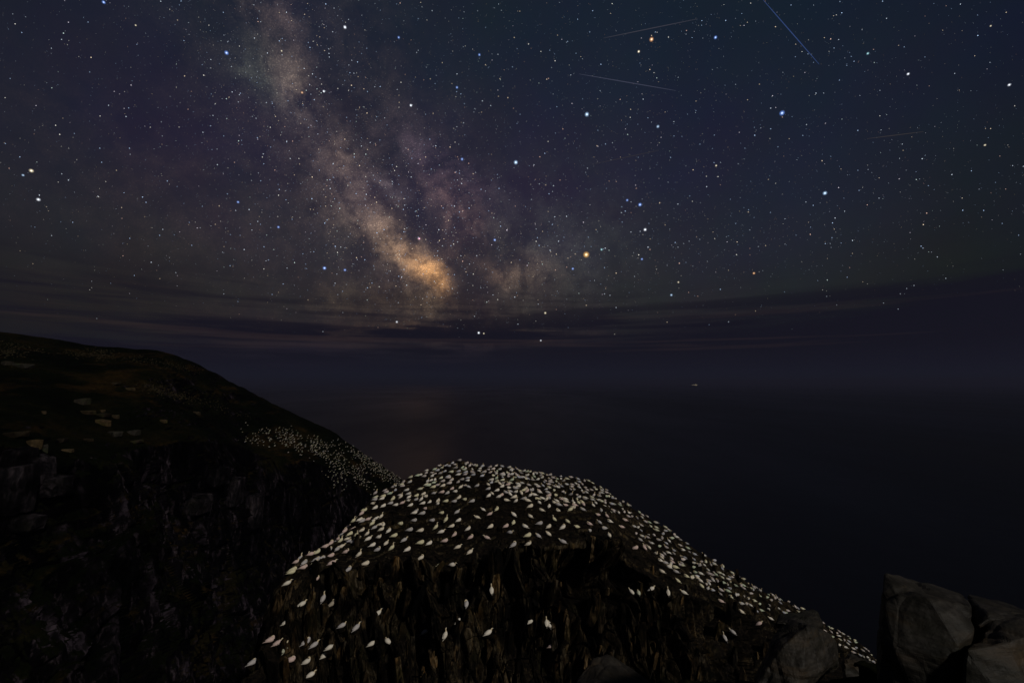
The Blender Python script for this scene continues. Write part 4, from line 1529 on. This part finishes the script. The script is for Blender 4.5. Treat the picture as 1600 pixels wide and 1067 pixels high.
# ------------------------------------------------------------------ meteors
def meteor(a, b_, w, col, lab):  # light trail in the sky, built as a thin glowing tube
    A1 = ray(*a).normalized() * (SR * 0.9); B1 = ray(*b_).normalized() * (SR * 0.9)
    t_ = (B1 - A1).normalized(); s_ = t_.cross(A1).normalized(); u_ = s_.cross(t_)
    V = []; n_ = 14
    for i in range(n_ + 1):
        f = i / n_
        r_ = w * UNIT * 0.9 * math.sin(math.pi * min(1, max(0.02, f * 0.9 + 0.05))) ** 0.5
        c_ = A1.lerp(B1, f) - (A1 + B1) * 0.5
        for q in range(6):
            an = q / 6 * 2 * math.pi
            V.append(tuple(c_ + s_ * math.cos(an) * r_ + u_ * math.sin(an) * r_))
    F = [(i * 6 + q, i * 6 + (q + 1) % 6, (i + 1) * 6 + (q + 1) % 6, (i + 1) * 6 + q) for i in range(n_) for q in range(6)]
    me = bpy.data.meshes.new('meteor'); me.from_pydata(V, [], F)
    m = bpy.data.materials.new('trail_glow'); m.use_nodes = True
    N = NT(m.node_tree)
    out = N.n('ShaderNodeOutputMaterial'); em = N.n('ShaderNodeEmission')
    em.inputs[0].default_value = c4(col); em.inputs[1].default_value = 1.0
    N.set(out.inputs[0], em.outputs[0])
    m.cycles.emission_sampling = 'NONE'
    o = link('meteor', me, [m]); o.location = (A1 + B1) * 0.5
    tag(o, lab, 'meteor', 'trails')


meteor((1192, 0), (1280, 101), 0.24, (0.032, 0.06, 0.17), 'blue meteor streaking down right at the top right')
meteor((905, 116), (1056, 142), 0.30, (0.045, 0.05, 0.08), 'pale straight meteor above the bright ice blue star')
meteor((943, 60), (1090, 30), 0.26, (0.045, 0.045, 0.06), 'faint meteor rising over the high orange star')
meteor((1355, 217), (1443, 206), 0.22, (0.040, 0.035, 0.036), 'very faint short meteor at the right')
meteor((930, 256), (1030, 235), 0.20, (0.036, 0.032, 0.036), 'very faint meteor under the pale blue middle star')

# ------------------------------------------------------------------ ships near the horizon
def ship(px, dist, length, lampcol, strength, lab, lamps):
    d_ = ray(px, 597); d_.z = 0; d_.normalize()
    loc = d_ * dist; loc.z = SEA_Z
    e_ = bpy.data.objects.new('ship', None); C.objects.link(e_)
    e_.location = loc; e_.rotation_euler = (0, 0, math.atan2(-d_.x, d_.y))
    tag(e_, lab, 'ship')
    L = length
    hull = bpy.data.meshes.new('hull')
    V = [(-L / 2, -L * .07, L * .09), (L * .38, -L * .07, L * .09), (L * .52, 0, L * .11), (L * .38, L * .07, L * .09), (-L / 2, L * .07, L * .09),
         (-L * .46, -L * .05, -1), (L * .34, -L * .05, -1), (L * .42, 0, -1), (L * .34, L * .05, -1), (-L * .46, L * .05, -1)]
    F = [(0, 1, 2, 3, 4), (9, 8, 7, 6, 5)] + [(i, (i + 1) % 5 + 0, (i + 1) % 5 + 5, i + 5) for i in range(5)]
    hull.from_pydata(V, [], F)
    link('hull', hull, [plain('ship_paint', (0.05, 0.06, 0.08))], e_)
    bm = bmesh.new()
    bmesh.ops.create_cube(bm, size=1)
    for v in bm.verts:
        v.co = Vector((v.co.x * L * .16 - L * .3, v.co.y * L * .1, v.co.z * L * .12 + L * .15))
    mm = bpy.data.meshes.new('wheelhouse'); bm.to_mesh(mm); bm.free()
    link('wheelhouse', mm, [plain('ship_white', (0.08, 0.08, 0.08))], e_)
    bm = bmesh.new()
    bmesh.ops.create_cone(bm, segments=8, radius1=L * .012, radius2=L * .006, depth=L * .22, cap_ends=True)
    for v in bm.verts:
        v.co += Vector((L * .05, 0, L * .2))
    mm = bpy.data.meshes.new('mast'); bm.to_mesh(mm); bm.free()
    link('mast', mm, [plain('mast_paint', (0.3, 0.3, 0.3))], e_)
    for (lx, lz) in lamps:
        bm = bmesh.new()
        bmesh.ops.create_icosphere(bm, subdivisions=2, radius=dist / 426.7 * 0.30)
        mm = bpy.data.meshes.new('lamp'); bm.to_mesh(mm); bm.free()
        m = bpy.data.materials.new('ship_lamp'); m.use_nodes = True
        N = NT(m.node_tree); out = N.n('ShaderNodeOutputMaterial'); em = N.n('ShaderNodeEmission')
        em.inputs[0].default_value = c4(lampcol); em.inputs[1].default_value = strength
        N.set(out.inputs[0], em.outputs[0]); m.cycles.emission_sampling = 'NONE'
        q = link('lamp', mm, [m], e_)
        q.location = (L * lx, 0, L * lz)


ship(1085, 9000, 90, (1.0, 0.80, 0.45), 1.6, 'distant ship with a row of yellow lamps on the sea horizon', [(-.42, .3), (-.2, .3), (.02, .3), (.24, .3), (.44, .3)])

# ------------------------------------------------------------------ sea haze, one closed box of even air
bm = bmesh.new()
bmesh.ops.create_cube(bm, size=1.0)
ZB, ZT = SEA_Z - 6.0, 48.0
for v in bm.verts:
    v.co = Vector((v.co.x * 52000.0, v.co.y * 52000.0, ZB if v.co.z < 0 else ZT))
me = bpy.data.meshes.new('haze'); bm.to_mesh(me); bm.free()
hm = bpy.data.materials.new('sea_haze'); hm.use_nodes = True
N = NT(hm.node_tree)
out = N.n('ShaderNodeOutputMaterial')
pv = N.n('ShaderNodeVolumePrincipled')
pv.inputs['Color'].default_value = (0.085, 0.088, 0.155, 1)
pv.inputs['Density'].default_value = 1 / 5200.0
N.set(out.inputs['Volume'], pv.outputs[0])
tag(link('haze', me, [hm]), 'thin sea haze melting the horizon', 'haze', None, 'stuff')
